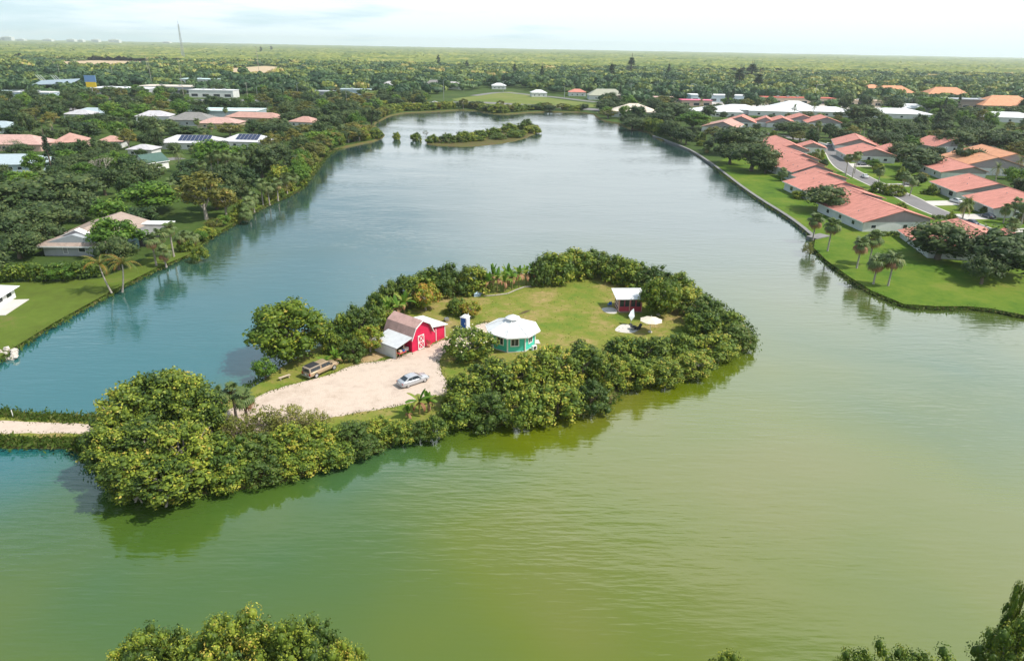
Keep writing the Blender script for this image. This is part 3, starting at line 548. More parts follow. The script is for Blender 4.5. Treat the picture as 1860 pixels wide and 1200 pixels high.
# left bank houses
def lake_house():
    r = tag(empty('lake_house', (-97.5, 148, GZ), R(2)), 'brown shingle roofed grey lake house behind the round tree', 'house')
    MB().prism_y([(-8, -.2), (6, -.2), (6, 2.8), (-1, 4.9), (-8, 2.8)], 0, 21).build('wall', m_grey, r)
    for q in (((-9.4, -1, 2.45), (-1, 3, 5.15), (-1, 22, 5.15), (-9.4, 22, 2.55)), ((7, -1, 2.6), (7, 22, 2.6), (-1, 22, 5.15), (-1, 3, 5.15)), ((-9.4, -1, 2.45), (7, -1, 2.6), (1.6, 2.0, 4.3), (-4.2, 2.0, 4.3))):
        MB().slab([Vector(v) for v in q], .14).build('roof_slope', ribbed('tan brown shingle', (.36, .275, .23), 'Z', .18, .8, .16), r)
    MB().prism_y([(-4.2, 4.15), (1.6, 4.15), (-1.2, 5.45)], 1.7, 2.6).build('gablet', m_stucco2, r)
    MB().slab([Vector(v) for v in ((-4.6, 1.55, 4.12), (-1.2, 1.55, 5.62), (-1.2, 3.6, 5.62), (-4.6, 3.6, 4.12))], .12).build('gablet_trim', m_white, r)
    MB().slab([Vector(v) for v in ((-1.19, 1.55, 5.62), (2.0, 1.55, 4.12), (2.0, 3.6, 4.12), (-1.19, 3.6, 5.62))], .12).build('gablet_trim', m_white, r)
    MB().box(-9.45, 7.05, -1.08, -1.003, 2.22, 2.5).build('fascia', m_white, r)
    window(r, 'S', -3.2, .5, 1.1, 1.9, -8, 6, 0, 21, kind='door'); window(r, 'S', .5, .9, 1.6, 1.1, -8, 6, 0, 21); window(r, 'S', 4.0, .9, 1.2, 1.1, -8, 6, 0, 21)
    window(r, 'W', 5, .9, 1.6, 1.1, -8, 6, 0, 21)
    MB().box(6.01, 12, 8, 20, -.2, 2.6).build('garage_wing', m_dark, r); MB().box(5.6, 12.6, 17.5, 21, 2.95, 3.15).build('carport_roof', m_white, r); MB().box(5.9, 12.3, 7.8, 17.4, 2.61, 2.75).build('wing_roof', m_shing2, r)
    MB().box(6.01, 9.5, 3.5, 7.6, -.2, 2.2).build('pool_screen', M('screen mesh', (.04, .08, .09), .5, .1), r)
    land('the brown roofed lake house', -98, 152); keep_pts([(-106, 147, 2.5), (-92, 147, 2.5), (-99, 168, 5)]); FOOT.append((Matrix.Translation((-98, 148, 0)), -10, 14, -3, 23))
lake_house()
def white_house():
    r = tag(empty('pool_house', (-99.2, 116.5, GZ), R(8)), 'white hip roofed pool house with grey screens at the lawn edge', 'house')
    MB().box(-7, 6.0, -3.5, 3.5, 0, 2.0).build('wall', m_white, r)
    MB().add([(-8, -4.3, 2), (6.8, -4.3, 2), (6.8, 4.3, 2), (-8, 4.3, 2), (-5, -1, 3.4), (4, -1, 3.4), (4, 1, 3.4), (-5, 1, 3.4)], [(0, 1, 5, 4), (1, 2, 6, 5), (2, 3, 7, 6), (3, 0, 4, 7), (4, 5, 6, 7), (3, 2, 1, 0)]).build('roof', m_whiteroof, r)
    MB().box(-3.4, 2.4, -1.1, 1.1, 3.41, 4.1).build('clerestory', m_grey, r)
    MB().add([(-4, -1.6, 4.1), (3, -1.6, 4.1), (3, 1.6, 4.1), (-4, 1.6, 4.1), (-2, 0, 4.9), (1.4, 0, 4.9)], [(0, 1, 5, 4), (1, 2, 5), (2, 3, 4, 5), (3, 0, 4), (3, 2, 1, 0)]).build('upper_roof', m_whiteroof, r)
    for u in (-4.5, -1.5, 1.5, 4.4): window(r, 'S', u, .7, 1.8, 1.1, -7, 6, -3.5, 3.5)
    for u in (-1.5, 1.5): window(r, 'E', u, .7, 1.8, 1.1, -7, 6, -3.5, 3.5)
    MB().box(-8, 9.0, -6.2, -3.51, -.3, .1).build('patio', mt_conc, r); MB().box(6.01, 9.0, -3.5, 2.0, -.3, .1).build('side_patio', mt_conc, r)
    land('the white pool house', -93, 116); FOOT.append((Matrix.Translation((-94, 115, 0)), -10, 11, -8, 7))
    d = tag(empty('boat_dock', (-83.5, 96.5, .2), R(35)), 'white boat dock wall above the pale stones at the shore', 'dock')
    MB().box(-4, 2.2, -1.2, 1.6, -.8, 1.3).build('wall', m_white, d); MB().box(-4.2, 2.5, -1.5, 1.9, 1.303, 1.5).build('deck', M('deck grey', (.55, .56, .56), .7, .1), d)
    rp = tag(empty('riprap', (-80.6, 94.3, 0), 0), 'pile of pale riprap stones beside the white boat dock', 'riprap')
    rocks = []
    for k in range(4):
        bm = bmesh.new(); bmesh.ops.create_icosphere(bm, subdivisions=1, radius=.5)
        for v in bm.verts: v.co *= random.uniform(.75, 1.2); v.co.z *= .7
        me = D.meshes.new('rock'); bm.to_mesh(me); bm.free(); me.materials.append(m_stone); rocks.append(me)
    for i in range(70):
        a = random.uniform(-3.2, 4.0); b = random.uniform(-1.6, 1.6); link('rock', random.choice(rocks), rp, loc=(a * .8 - b * .6, a * .6 + b * .8, .25 + random.uniform(0, .5) - b * -.12), rot=[random.uniform(0, 6) for _ in range(3)], scale=[random.uniform(.6, 1.2)] * 3)
white_house()
WS = lambda *us: [('S', u, .9, 1.5, 1.2) for u in us]
hip('ranch_house', 'pale blue roofed house with blue windows and a red post beside the tall pine', 'house', -187, 256, R(12), 26, 15, 3.0, 5.6, m_blueroof, m_bluew, wins=WS(-3, 0, 3, 6), doors=[('S', 9.5, .1, 1.1, 2.1)]); land('the pale blue roofed house', -187, 256)
hip('ranch_house', 'mauve shingle roofed house with pink walls and a row of narrow windows', 'house', -220, 306, R(5), 30, 14, 3.0, 6.2, m_shing, m_pinkw, wins=WS(-9, -4, -2, 0, 2), doors=[('S', 6, .1, 1.1, 2.1)]); land('the mauve roofed pink house', -220, 306)
hip('ranch_house', 'pink gabled house with red tile roof behind the tall pine', 'house', -198, 312, R(20), 12, 13, 3.4, 6.6, m_tile3, m_pinkw, wins=WS(-3, 0, 3)); land('the pink gabled house', -198, 312)
hip('ranch_house', 'low coral tile roofed house showing just above the dark oaks', 'house', -183, 318, R(10), 10, 9, 3.0, 5.0, m_tile3, m_stucco, wins=WS(-3, 2)); land('the low coral roofed house', -183, 318)
gable('cottage', 'small white cottage with green roof edge and red flowering bush', 'cottage', -140.5, 259, R(-30), (-4, 3.0, 0, 5.4, 4, 3.0), 9, M('green roof', (.07, .13, .11), .7, .1), m_white, .4, [('S', -1.6, 1.0, 1.1, 1.3), ('S', 1.7, 1.0, 1.1, 1.3)]); land('the white cottage', -140, 262)
def solar_roof(label, px, py, w, l, rz, n, gab):
    p = at(px, py, 3.2); r = hip('solar_house', label, 'house', p.x, p.y, R(rz), w, l, 3.0, 5.6, M('weathered white roof', (.58, .57, .59), .7, .1), m_stucco, wins=WS(-4, 0, 4), group='white houses with solar panels')
    for i in range(n):
        for j in range(2):
            a = -w * .18 + i * 1.75; s = (5.6 - 2.95) / (l / 2 + .6); y0 = -l / 2 * .82 + j * 2.6
            zf = lambda y: 2.95 + (y + l / 2 + .6) * s + .12
            MB().slab([Vector((a, y0, zf(y0))), Vector((a + 1.6, y0, zf(y0))), Vector((a + 1.6, y0 + 2.4, zf(y0 + 2.4))), Vector((a, y0 + 2.4, zf(y0 + 2.4)))], .06).build('solar_panel', m_solar, r)
    land('the ' + label.split(' with')[0], p.x, p.y)
solar_roof('long white roofed house with a curved row of solar panels above the bright tree', 352, 258, 27, 13, 3, 8, 0)
solar_roof('white peaked roof house with dark solar panels beside the palm row', 452, 256, 22, 13, -3, 6, 1)
for (nm, lab, px, py, w, l, rz, e, rg, rm, wm) in (
    ('ranch_house', 'white and red walled house with pale roof above the dark oaks', 283, 216, 18, 12, 10, 4.4, 7, m_whiteroof, m_stucco),
    ('ranch_house', 'grey hip roofed house under the teal roofed warehouse', 352, 219, 24, 16, 5, 3.4, 7, m_shing2, m_grey),
    ('ranch_house', 'brown roofed house with tan walls beside the warehouse palm', 402, 224, 22, 14, 0, 3, 5.6, m_shing, m_tan),
    ('ranch_house', 'long coral roofed house with a white chimney left of the shore trees', 466, 214, 34, 12, -8, 3, 5.6, m_tile3, m_tan),
    ('ranch_house', 'salmon roofed house by the cove on the left shore', 556, 222, 15, 12, -15, 3, 5.6, m_tile3, m_stucco),
    ('ranch_house', 'pale roofed house low among the oaks below the side street', 150, 208, 16, 12, 0, 3, 5.2, m_whiteroof, m_stucco),
    ('ranch_house', 'blue grey roofed house behind the dark oaks near the side street', 172, 205, 22, 14, 0, 3, 5.4, m_blueroof, m_bluew),
    ('ranch_house', 'small blue roofed house at the far edge behind the utility pole', 2, 231, 20, 14, 0, 3, 5.4, m_blueroof, m_stucco),
    ('ranch_house', 'small white house under the oaks beyond the street lawn', 262, 272, 10, 8, 0, 3, 4.6, m_whiteroof, m_stucco)):
    rm = m_lilac if rm is m_whiteroof else rm; p = at(px, py, 3); r = hip(nm, lab, 'house', p.x, p.y, R(rz), w, l, e, rg, rm, wm, wins=WS(-w * .3, -w * .05, w * .22)); land('the ' + lab.split(' with')[0].split(' above')[0].split(' under')[0].split(' low')[0].split(' by')[0].split(' behind')[0].split(' at ')[0], p.x, p.y)
# shops and far buildings
p = at(415, 203, 4); r = flatb('warehouse', 'long warehouse with pale teal roof below the shop street', 'warehouse', p.x, p.y, R(3), 42, 22, 4.5, m_tealroof, M('warehouse grey', (.33, .40, .44), .7, .08), wins=WS(-14, -6, 6, 14)); land('the teal roofed warehouse', p.x, p.y)
for (lab, px, py, w, l, h, rm, wm, ph, un) in (
    ('shop building with bluish rounded roof at the far end of the street', 6, 175, 24, 20, 5, m_tealroof, m_bluew, 'the bluish corner shop', 0),
    ('white flat roofed filling station shop with dark glass front', 58, 176, 38, 14, 5, m_whiteroof, m_bluew, 'the dark glass fronted shop', 2),
    ('long white roofed store behind the yellow sign', 230, 170, 52, 24, 6, m_whiteroof, m_grey, 'the long white roofed store', 3),
    ('cream flat roofed store with dark shop windows beside the road', 312, 166, 50, 26, 6, M('cream roof', (.62, .54, .46), .7, .08), m_grey, 'the cream roofed store', 2),
    ('two storey white office with pale roof behind the cream store', 366, 158, 34, 18, 9, m_tealroof, m_stucco, 'the two storey white office', 1),
    ('white shop with stepped roofline and pink front by the road', 390, 174, 38, 14, 6, m_whiteroof, m_stucco, 'the stepped white shop', 3),
    ('grey store with a pink wall end near the lake head', 583, 176, 20, 16, 6, m_grey, m_grey, 'the grey store with the pink end', 0),
    ('pale blue walled store next to the shore road', 640, 172, 34, 14, 6, m_blueroof, m_bluew, 'the pale blue store', 1),
    ('white house with pale walls in the far tree belt', 597, 144, 26, 14, 5, m_whiteroof, m_stucco, 'the white belt house', 0),
    ('tan roofed motel with low long front beyond the highway', 1180, 183, 58, 18, 4.5, m_shing, m_tan, 'the tan roofed motel', 2),
    ('pink canopied filling station next to the blue showroom', 1262, 190, 26, 12, 5, m_pink, m_pinkw, 'the pink filling station', 0),
    ('blue and white showroom with a wide white canopy', 1300, 182, 52, 18, 6, m_whiteroof, m_bluew, 'the blue and white showroom', 0),
    ('red roofed shopping row with white roof vents', 1447, 186, 66, 16, 5.5, m_redroof, m_tan, 'the red roofed shopping row', 5),
    ('cream plaza building with yellowish front', 1556, 190, 40, 14, 5, M('plaza roof', (.55, .42, .30), .7, .1), m_tan, 'the cream plaza', 1),
    ('grey building with dark upper band east of the broad oak', 1760, 194, 46, 20, 8, m_grey, M('brown wall', (.20, .17, .15), .8, .1), 'the dark banded building', 2)):
    p = at(px, py, 2); n = max(2, int(w / 8)); r = flatb('shop_building', lab, 'shop', p.x, p.y, 0, w, l, h, rm, wm, wins=[('S', -w / 2 + (i + .5) * w / n, .8, w / n * .6, 2.4) for i in range(n)], units=un); land(ph, p.x, p.y)
for (lab, px, py, w, l, rm, ph) in (
    ('cream pavilion with steep hip roof at the far right lake corner', 1150, 205, 30, 24, M('cream hip roof', (.66, .56, .46), .7, .1), 'the cream lake pavilion'),
    ('grey green roofed lodge beyond the highway bend', 1100, 176, 34, 16, M('sage roof', (.36, .36, .28), .7, .1), 'the sage roofed lodge'),
    ('tall terracotta roofed church like hall beyond the highway lamps', 1048, 170, 17, 11, m_tile, 'the terracotta roofed hall'),
    ('white roofed bungalow beside the ramp road', 978, 171, 15, 10, m_whiteroof, 'the white ramp bungalow'),
    ('pale roofed bungalow just past the dark cypress', 820, 158, 24, 14, M('lilac roof', (.50, .46, .46), .7, .08), 'the lilac roofed bungalow'),
    ('pale brown roofed house west of the cypress', 792, 155, 26, 14, m_shing2, 'the brown belt house'),
    ('grey roofed house among the belt trees near the lake head', 715, 158, 26, 14, M('pale grey roof', (.44, .42, .42), .7, .08), 'the grey belt house'),
    ('low pale house next to the grey belt house', 748, 160, 22, 12, m_shing, 'the low pale belt house'),
    ('white roofed house right of the belt oaks', 906, 158, 16, 11, m_whiteroof, 'the white belt bungalow'),
    ('orange hip roofed clubhouse beyond the shopping plaza', 1618, 170, 44, 24, m_tile2, 'the orange clubhouse'),
    ('orange roofed long hall in the eastern woods', 1715, 174, 46, 24, m_tile2, 'the orange hall'),
    ('broad orange roofed house above the dark oak wood', 1820, 194, 50, 28, m_tile2, 'the broad orange house'),
    ('small orange roof peeking between the yellow trees', 1582, 162, 24, 18, m_tile2, 'the small orange roof')):
    p = at(px, py, 3); hip('far_house', lab, 'house', p.x, p.y, R(random.uniform(-10, 10)), w, l, 4, 4 + w * .16, rm, m_tan if rm is m_tile2 else m_stucco, wins=WS(-w * .3, 0, w * .3)); land(ph, p.x, p.y)
for i, (px, w, h) in enumerate(((3, 180, 38), (20, 120, 50), (44, 90, 26), (92, 110, 30), (134, 100, 34), (152, 60, 30), (178, 90, 38), (212, 130, 40), (306, 90, 26))):
    q = at(px, 92); y = 9000.0; x = q.x / q.y * y
    r = tag(empty('tower_block', (x, y, 0)), 'pale high rise on the horizon, ' + ('at the very edge of the view', 'tallest of the edge cluster', 'low one past the edge cluster', 'alone before the middle gap', 'first of the middle pair', 'second of the middle pair', 'alone past the middle pair', 'widest beside the open sky', 'nearest to the radio mast')[i], 'tower block', 'high rises on the horizon')
    MB().box(-w / 2, w / 2, -30, 30, -1, h).box(-w / 4, w / 4, -20, 20, h + .01, h + 6).build('wall', m_stucco, r)
    for k in range(3): MB().box(-w / 2 + 6, w / 2 - 6, -30.6, -30.01, h * (.2 + .25 * k), h * (.3 + .25 * k)).build('window', m_glass, r)

# ------------------------------------------------------------------ island buildings
def octagon():
    cx, cy = -.1 + .2, 103.6
    r = tag(empty('octagonal_house', (cx, cy, IZ), 0), 'teal octagonal cottage with white roof on the island', 'house'); land('the teal octagonal cottage', cx, cy)
    n = 8; Rw = 3.75; Rr = 4.55; H = 2.95; off = R(-102)
    ang = [off + R(45) * i for i in range(8)]
    pt = lambda a, q: Vector((math.cos(a) * q, math.sin(a) * q, 0))
    MB().prism([pt(a, Rw)[:2] for a in ang], 0, H).build('wall', m_teal, r)
    MB().prism([pt(a, Rw + .12)[:2] for a in ang], -.1, .12).build('plinth', mt_conc, r)
    for a in ang:
        c = pt(a, Rw); MB().tube((c.x, c.y, 0.13), (c.x, c.y, H), .13, n=6).build('corner_trim', m_white, r)
    apex = 4.45
    for i in range(8):
        a, b = ang[i], ang[(i + 1) % 8]; A, B = pt(a, Rr), pt(b, Rr); A2, B2 = pt(a, .55), pt(b, .55)
        e = .04; d = (B - A).normalized() * e
        MB().slab([A + d + Vector((0, 0, H - .1)), B - d + Vector((0, 0, H - .1)), B2 + Vector((0, 0, apex)), A2 + Vector((0, 0, apex))], .12).build('roof_panel', m_whiteroof, r)
        MB().path([A + Vector((0, 0, H - .06)), A2 + Vector((0, 0, apex + .02))], (.07, .07), 5).build('hip_cap', m_white, r)
        MB().slab([A * 1.004 + Vector((0, 0, H - .1)), B * 1.004 + Vector((0, 0, H - .1)), B * 1.02 + Vector((0, 0, H - .1)), A * 1.02 + Vector((0, 0, H - .1))][::-1], .2).build('gutter', m_white, r)
    cp = MB().prism([pt(a, .95)[:2] for a in ang], apex - .12, apex + .18).build('cupola', m_white, r)
    MB().add([pt(a, 1.25) + Vector((0, 0, apex + .18)) for a in ang] + [Vector((0, 0, apex + .75))], [(i, (i + 1) % 8, 8) for i in range(8)] + [tuple(range(7, -1, -1))]).build('cupola_roof', m_whiteroof, cp)
    def on_face(i, builder):
        a, b = ang[i], ang[(i + 1) % 8]; m = (pt(a, Rw) + pt(b, Rw)) / 2; rz = math.atan2(m.y, m.x) + math.pi / 2
        builder(m, rz)
    def win(m, rz, w=1.15, h=1.1, z=1.15):
        f = MB(); f.box(-w / 2 - .14, w / 2 + .14, -.1, 0, -.14, 0).box(-w / 2 - .14, w / 2 + .14, -.1, 0, h, h + .14).box(-w / 2 - .14, -w / 2, -.1, 0, 0, h).box(w / 2, w / 2 + .14, -.1, 0, 0, h).box(-.03, .03, -.07, 0, 0, h)
        o = f.build('window', m_white, r, loc=m + Vector((0, 0, z)), rot=(0, 0, rz)); MB().box(-w / 2, w / 2, -.04, 0, 0, h).build('pane', m_glass, o)
    on_face(0, lambda m, q: win(m + Vector((math.cos(q), math.sin(q), 0)) * -.25, q)); on_face(1, lambda m, q: win(m, q, .9, 1.0)); on_face(7, lambda m, q: win(m, q)); on_face(6, lambda m, q: win(m, q))
    def door(m, rz):
        o = MB().box(-.6, .6, -.08, 0, 0, 2.2).build('door', m_white, r, loc=m + Vector((0, 0, .1)), rot=(0, 0, rz)); MB().tube((.4, -.14, 1.0), (.4, -.08, 1.0), .05).build('handle', m_metal, o)
        MB().box(-.8, .8, -1.1, -.09, -.1, .12).build('step', mt_conc, r, loc=m, rot=(0, 0, rz))
    on_face(2, door)
    ac = tag(empty('air_conditioner', (cx + 3.55, cy - 2.35, IZ), R(35)), 'white air conditioner with a dark fan grille beside the teal cottage wall', 'air conditioner')
    MB().box(-.42, .42, -.2, .2, .08, .75).box(-.42, -.3, -.18, .18, 0, .08).box(.3, .42, -.18, .18, 0, .08).build('casing', m_white, ac); MB().tube((0, -.24, .42), (0, -.203, .42), .26, n=14).build('fan_grille', m_dark, ac)
    KEEP.append((885, 985, 575, 640, 95)); KEEP.append((62, 165, 400, 468, 152)); KEEP.append((62, 165, 400, 440, 152)); KEEP.append((62, 110, 425, 468, 152))
octagon()
def barn():
    ox, oy = at(749, 640, IZ).xy
    r = tag(empty('red_barn', (ox, oy, IZ), R(52)), 'red gambrel barn with brown shingle roof and white crossed door', 'barn'); land('the red barn', ox, oy)
    L = 6.0; w = 4.4
    prof = [(0, 0), (w, 0), (w, 2.5), (w - .75, 3.9), (w / 2, 4.75), (.75, 3.9), (0, 2.5)]
    MB().prism_y(prof, 0, L).build('wall', m_red, r)
    rp = [(-.3, 2.25), (.62, 4.02), (w / 2, 4.95), (w - .62, 4.02), (w + .3, 2.25)]
    for i in range(4):
        a, b = rp[i], rp[i + 1]; q = [Vector((a[0], -.35, a[1])), Vector((b[0], -.35, b[1])), Vector((b[0], L + .3, b[1])), Vector((a[0], L + .3, a[1]))]
        MB().slab(q, .1).build('roof_slope', m_shing, r)
        MB().slab([Vector((a[0], -.43, a[1] + .03)), Vector((b[0], -.43, b[1] + .03)), Vector((b[0], -.353, b[1] + .03)), Vector((a[0], -.353, a[1] + .03))], .2).build('rake_trim', m_white, r)
    d = MB().box(-.62, .62, -.05, 0, 0, 2.35).build('door', m_red, r, loc=(1.95, -.003, .05))
    tr = MB(); t = .12
    tr.box(-.68, -.68 + t, -.1, -.051, 0, 2.4).box(.68 - t, .68, -.1, -.051, 0, 2.4).box(-.68 + t, .68 - t, -.1, -.051, 2.4 - t, 2.4).box(-.68 + t, .68 - t, -.1, -.051, 0, t).box(-.68 + t, .68 - t, -.1, -.051, 1.14, 1.26)
    for z0, z1 in ((t, 1.14), (1.26, 2.28)):
        for s in (-1, 1):
            tr.add([(-.56 * s, -.095, z0), (-.56 * s + .14 * s, -.095, z0), (.56 * s, -.095, z1), (.56 * s - .14 * s, -.095, z1)], [(0, 1, 2, 3) if s > 0 else (3, 2, 1, 0)])
    tr.build('door_brace', m_white, d)
    # right red shed wing with pale roof
    MB().box(w + .01, w + 3.4, .25, L - .5, 0, 2.35).build('side_wing', m_red, r)
    MB().slab([Vector((w - .1, -.15, 3.05)), Vector((w + 3.8, -.15, 2.45)), Vector((w + 3.8, L - .2, 2.45)), Vector((w - .1, L - .2, 3.05))], .1).build('wing_roof', m_whiteroof, r)
    MB().box(w + 1.2, w + 1.3, .18, .249, .05, 2.3).box(w + 3.3, w + 3.42, .18, .249, .05, 2.3).build('wing_trim', m_white, r)
    # left lean-to
    MB().slab([Vector((-3.5, -.25, 1.95)), Vector((.25, -.25, 2.75)), Vector((.25, L - .6, 2.75)), Vector((-3.5, L - .6, 1.95))], .09).build('lean_to_roof', m_galv, r)
    MB().box(-3.45, -.01, L - 1.1, L - 1.0, 0, 1.9).box(-3.45, -3.36, .1, L - 1.1, 0, 1.75).build('lean_to_wall', m_galv, r)
    for x in (-3.4, -1.8): MB().box(x, x + .12, 0, .12, 0, 1.95).build('post', m_wood, r)
    MB().box(-3.45, .1, -.33, -.253, 1.62, 1.82).build('lean_to_fascia', m_white, r) if False else None
    wb = tag(empty('workbench', (ox, oy, IZ), R(52)), 'red topped workbench with boxes under the barn lean-to', 'workbench')
    MB().box(-3.0, -1.5, -.3, .5, .75, .85).build('top', M('red bench', (.45, .06, .05), .6, .1), wb)
    for x, y in ((-2.95, -.25), (-1.6, -.25), (-2.95, .4), (-1.6, .4)): MB().box(x, x + .08, y, y + .08, 0, .75).build('leg', m_wood, wb)
    MB().box(-2.7, -2.2, -.1, .3, .853, 1.2).build('crate', m_tan, wb); MB().box(-2.0, -1.7, -.15, .25, .853, 1.1).build('crate', m_blue, wb)
    bq = tag(empty('garden_cart', (ox, oy, IZ), R(52)), 'dark steel cart parked under the barn lean-to', 'cart')
    MB().box(-1.1, -.3, .5, 1.5, .4, .9).build('tray', m_metal, bq)
    for x, y in ((-1.0, .6), (-.4, .6), (-1.0, 1.4), (-.4, 1.4)): MB().tube((x - .06, y, .2), (x + .06, y, .2), .2, n=10).build('wheel', m_rubber, bq)
    pp = tag(empty('flower_pot', (ox, oy, IZ), R(52)), 'potted plant beside the white crossed barn door', 'pot plant')
    MB().tube((3.2, -.5, 0), (3.2, -.5, .45), .22, .3, 10).build('pot', m_tile, pp); 
    b = MB()
    for k in range(30):
        a = random.uniform(0, 6.28); q = random.uniform(.1, .45); z = random.uniform(.5, 1.1); b.add([(3.2 + math.cos(a) * q - .1, -.5 + math.sin(a) * q, z), (3.2 + math.cos(a) * q + .1, -.5 + math.sin(a) * q + .05, z + .05), (3.2 + math.cos(a) * q, -.5 + math.sin(a) * q, z + .22)], [(0, 1, 2)])
    b.build('leaves', lf_shrub, pp)
    KEEP.append((700, 810, 570, 645, 95))
barn()
def potty():
    p = at(845, 596, IZ); r = tag(empty('portable_toilet', p, R(-28)), 'blue portable toilet with white roof between barn and cottage', 'portable toilet')
    MB().box(-.6, .6, -.6, .6, .1, 2.15).build('cabin', M('pale grey plastic', (.58, .60, .66), .5, .05), r)
    d = MB().box(-.46, .46, -.04, 0, 0, 1.9).build('door', m_blue, r, loc=(0, -.603, .16)); MB().box(.3, .4, -.1, -.041, .85, 1.1).build('handle', m_white, d)
    for s in (-1, 1):
        MB().box(-.5, .5, -.03, 0, 0, 1.85).build('side_panel', m_blue if s < 0 else M('pale grey plastic', (.58, .60, .66)), r, loc=(s * .603, 0, .18), rot=(0, 0, s * math.pi / 2))
    MB().add([(-.7, -.7, 2.15), (.7, -.7, 2.15), (.7, .7, 2.15), (-.7, .7, 2.15), (-.35, -.5, 2.42), (.35, -.5, 2.42), (.35, .5, 2.42), (-.35, .5, 2.42)], [(0, 1, 5, 4), (1, 2, 6, 5), (2, 3, 7, 6), (3, 0, 4, 7), (4, 5, 6, 7), (3, 2, 1, 0)]).build('roof', m_white, r)
    MB().box(-.7, .7, -.75, .7, 0, .1).build('skid', m_white, r); MB().tube((.4, .4, 2.3), (.4, .4, 2.75), .06).build('vent_pipe', m_white, r); KEEP.append((828, 860, 565, 600, 105))
potty()
def shed():
    a = at(1123, 566, IZ); r = tag(empty('garden_shed', a, R(4)), 'maroon garden shed with slanted white roof and pale framed windows', 'shed'); land('the maroon shed', a.x, a.y)
    MB().prism_y([(0, 0), (4.4, 0), (4.4, 2.6), (0, 2.6)], .0, 3.4).build('wall', m_maroon, r)
    MB().slab([Vector((-.7, -.7, 2.72)), Vector((5.0, -.7, 2.72)), Vector((5.0, 4.2, 3.2)), Vector((-.7, 4.2, 3.2))], .12).build('roof', m_whiteroof, r)
    MB().prism([(0, 3.2), (4.4, 3.2), (4.4, 3.4), (0, 3.4)], 2.6, 3.05).build('rear_wall', m_maroon, r)
    for x in (-.02, 2.0, 4.3): MB().box(x, x + .12, -.08, -.003, 0, 2.58).build('post', M('peach trim', (.62, .36, .28), .6, .08), r)
    for x in (.2, 1.15, 2.3, 3.3):
        f = MB().box(0, .8, -.05, 0, 0, .08).box(0, .8, -.05, 0, 1.3, 1.38).box(0, .07, -.05, 0, .08, 1.3).box(.73, .8, -.05, 0, .08, 1.3).build('window', M('dark violet frame', (.10, .06, .10), .6, .1), r, loc=(x, -.003, 1.0)); MB().box(.07, .73, -.02, 0, .08, 1.3).build('pane', m_glass, f)
    for i in range(3):
        for j in range(3):
            f = MB().box(-.45, .45, -.06, 0, 0, .09).box(-.45, .45, -.06, 0, .66, .75).box(-.45, -.37, -.06, 0, .09, .66).box(.37, .45, -.06, 0, .09, .66).build('window', M('pale pink frame', (.74, .50, .50), .6, .06), r, loc=(-.003, .6 + i * 1.0, .2 + j * .78), rot=(0, 0, -math.pi / 2)); MB().box(-.37, .37, -.03, 0, .09, .66).build('pane', m_glass, f)
    MB().box(-.05, 4.45, -.5, -.081, -.05, .12).build('step', m_wood, r)
    c = tag(empty('garden_chair', at(1107, 556, IZ), R(200)), 'blue garden chair on the small pad beside the shed', 'chair')
    MB().box(-.3, .3, -.3, .3, .4, .46).build('seat', m_blue, c); MB().box(-.3, .3, .24, .3, .46, 1.0).build('backrest', m_blue, c)
    for x, y in ((-.28, -.28), (.22, -.28), (-.28, .22), (.22, .22)): MB().box(x, x + .06, y, y + .06, 0, .4).build('leg', m_blue, c)
    KEEP.append((1098, 1152, 515, 566, 105))
shed()
def parasol(x, y, rad, h, tilt, rz, label, mat, n=8, sag=.55):
    r = tag(empty('garden_parasol', (x, y, IZ), rz), label, 'parasol')
    MB().tube((0, 0, 0), (0, 0, h + .3), .04).build('pole', m_white, r); MB().tube((0, 0, 0), (0, 0, .12), .4, .35, 12).build('base', mt_conc, r)
    top = empty('canopy_frame'); top.parent = r; top.location = (0, 0, h); top.rotation_euler = (tilt, 0, 0)
    D.objects.remove(top)
    rot = Matrix.Translation((0, 0, h)) @ Matrix.Rotation(tilt, 4, 'X')
    for i in range(n):
        a, b = 2 * math.pi * i / n, 2 * math.pi * (i + 1) / n
        A, B = Vector((math.cos(a) * rad, math.sin(a) * rad, -sag)), Vector((math.cos(b) * rad, math.sin(b) * rad, -sag)); T = Vector((0, 0, .0)); mid = (A + B) / 2 * .97; mid.z = -sag - .02
        MB().slab([rot @ T, rot @ A, rot @ mid, rot @ B], .025).build('canopy_panel', mat, r)
        MB().tube(rot @ (T * 1 - Vector((0, 0, .06))), rot @ (A - Vector((0, 0, .05))), .012, n=4).build('rib', m_white, r)
p_ = at(1184, 592, IZ); parasol(24.0, 109.7, 2.0, 2.75, 0, .2, 'large cream octagonal parasol open over the patio', m_canvas)
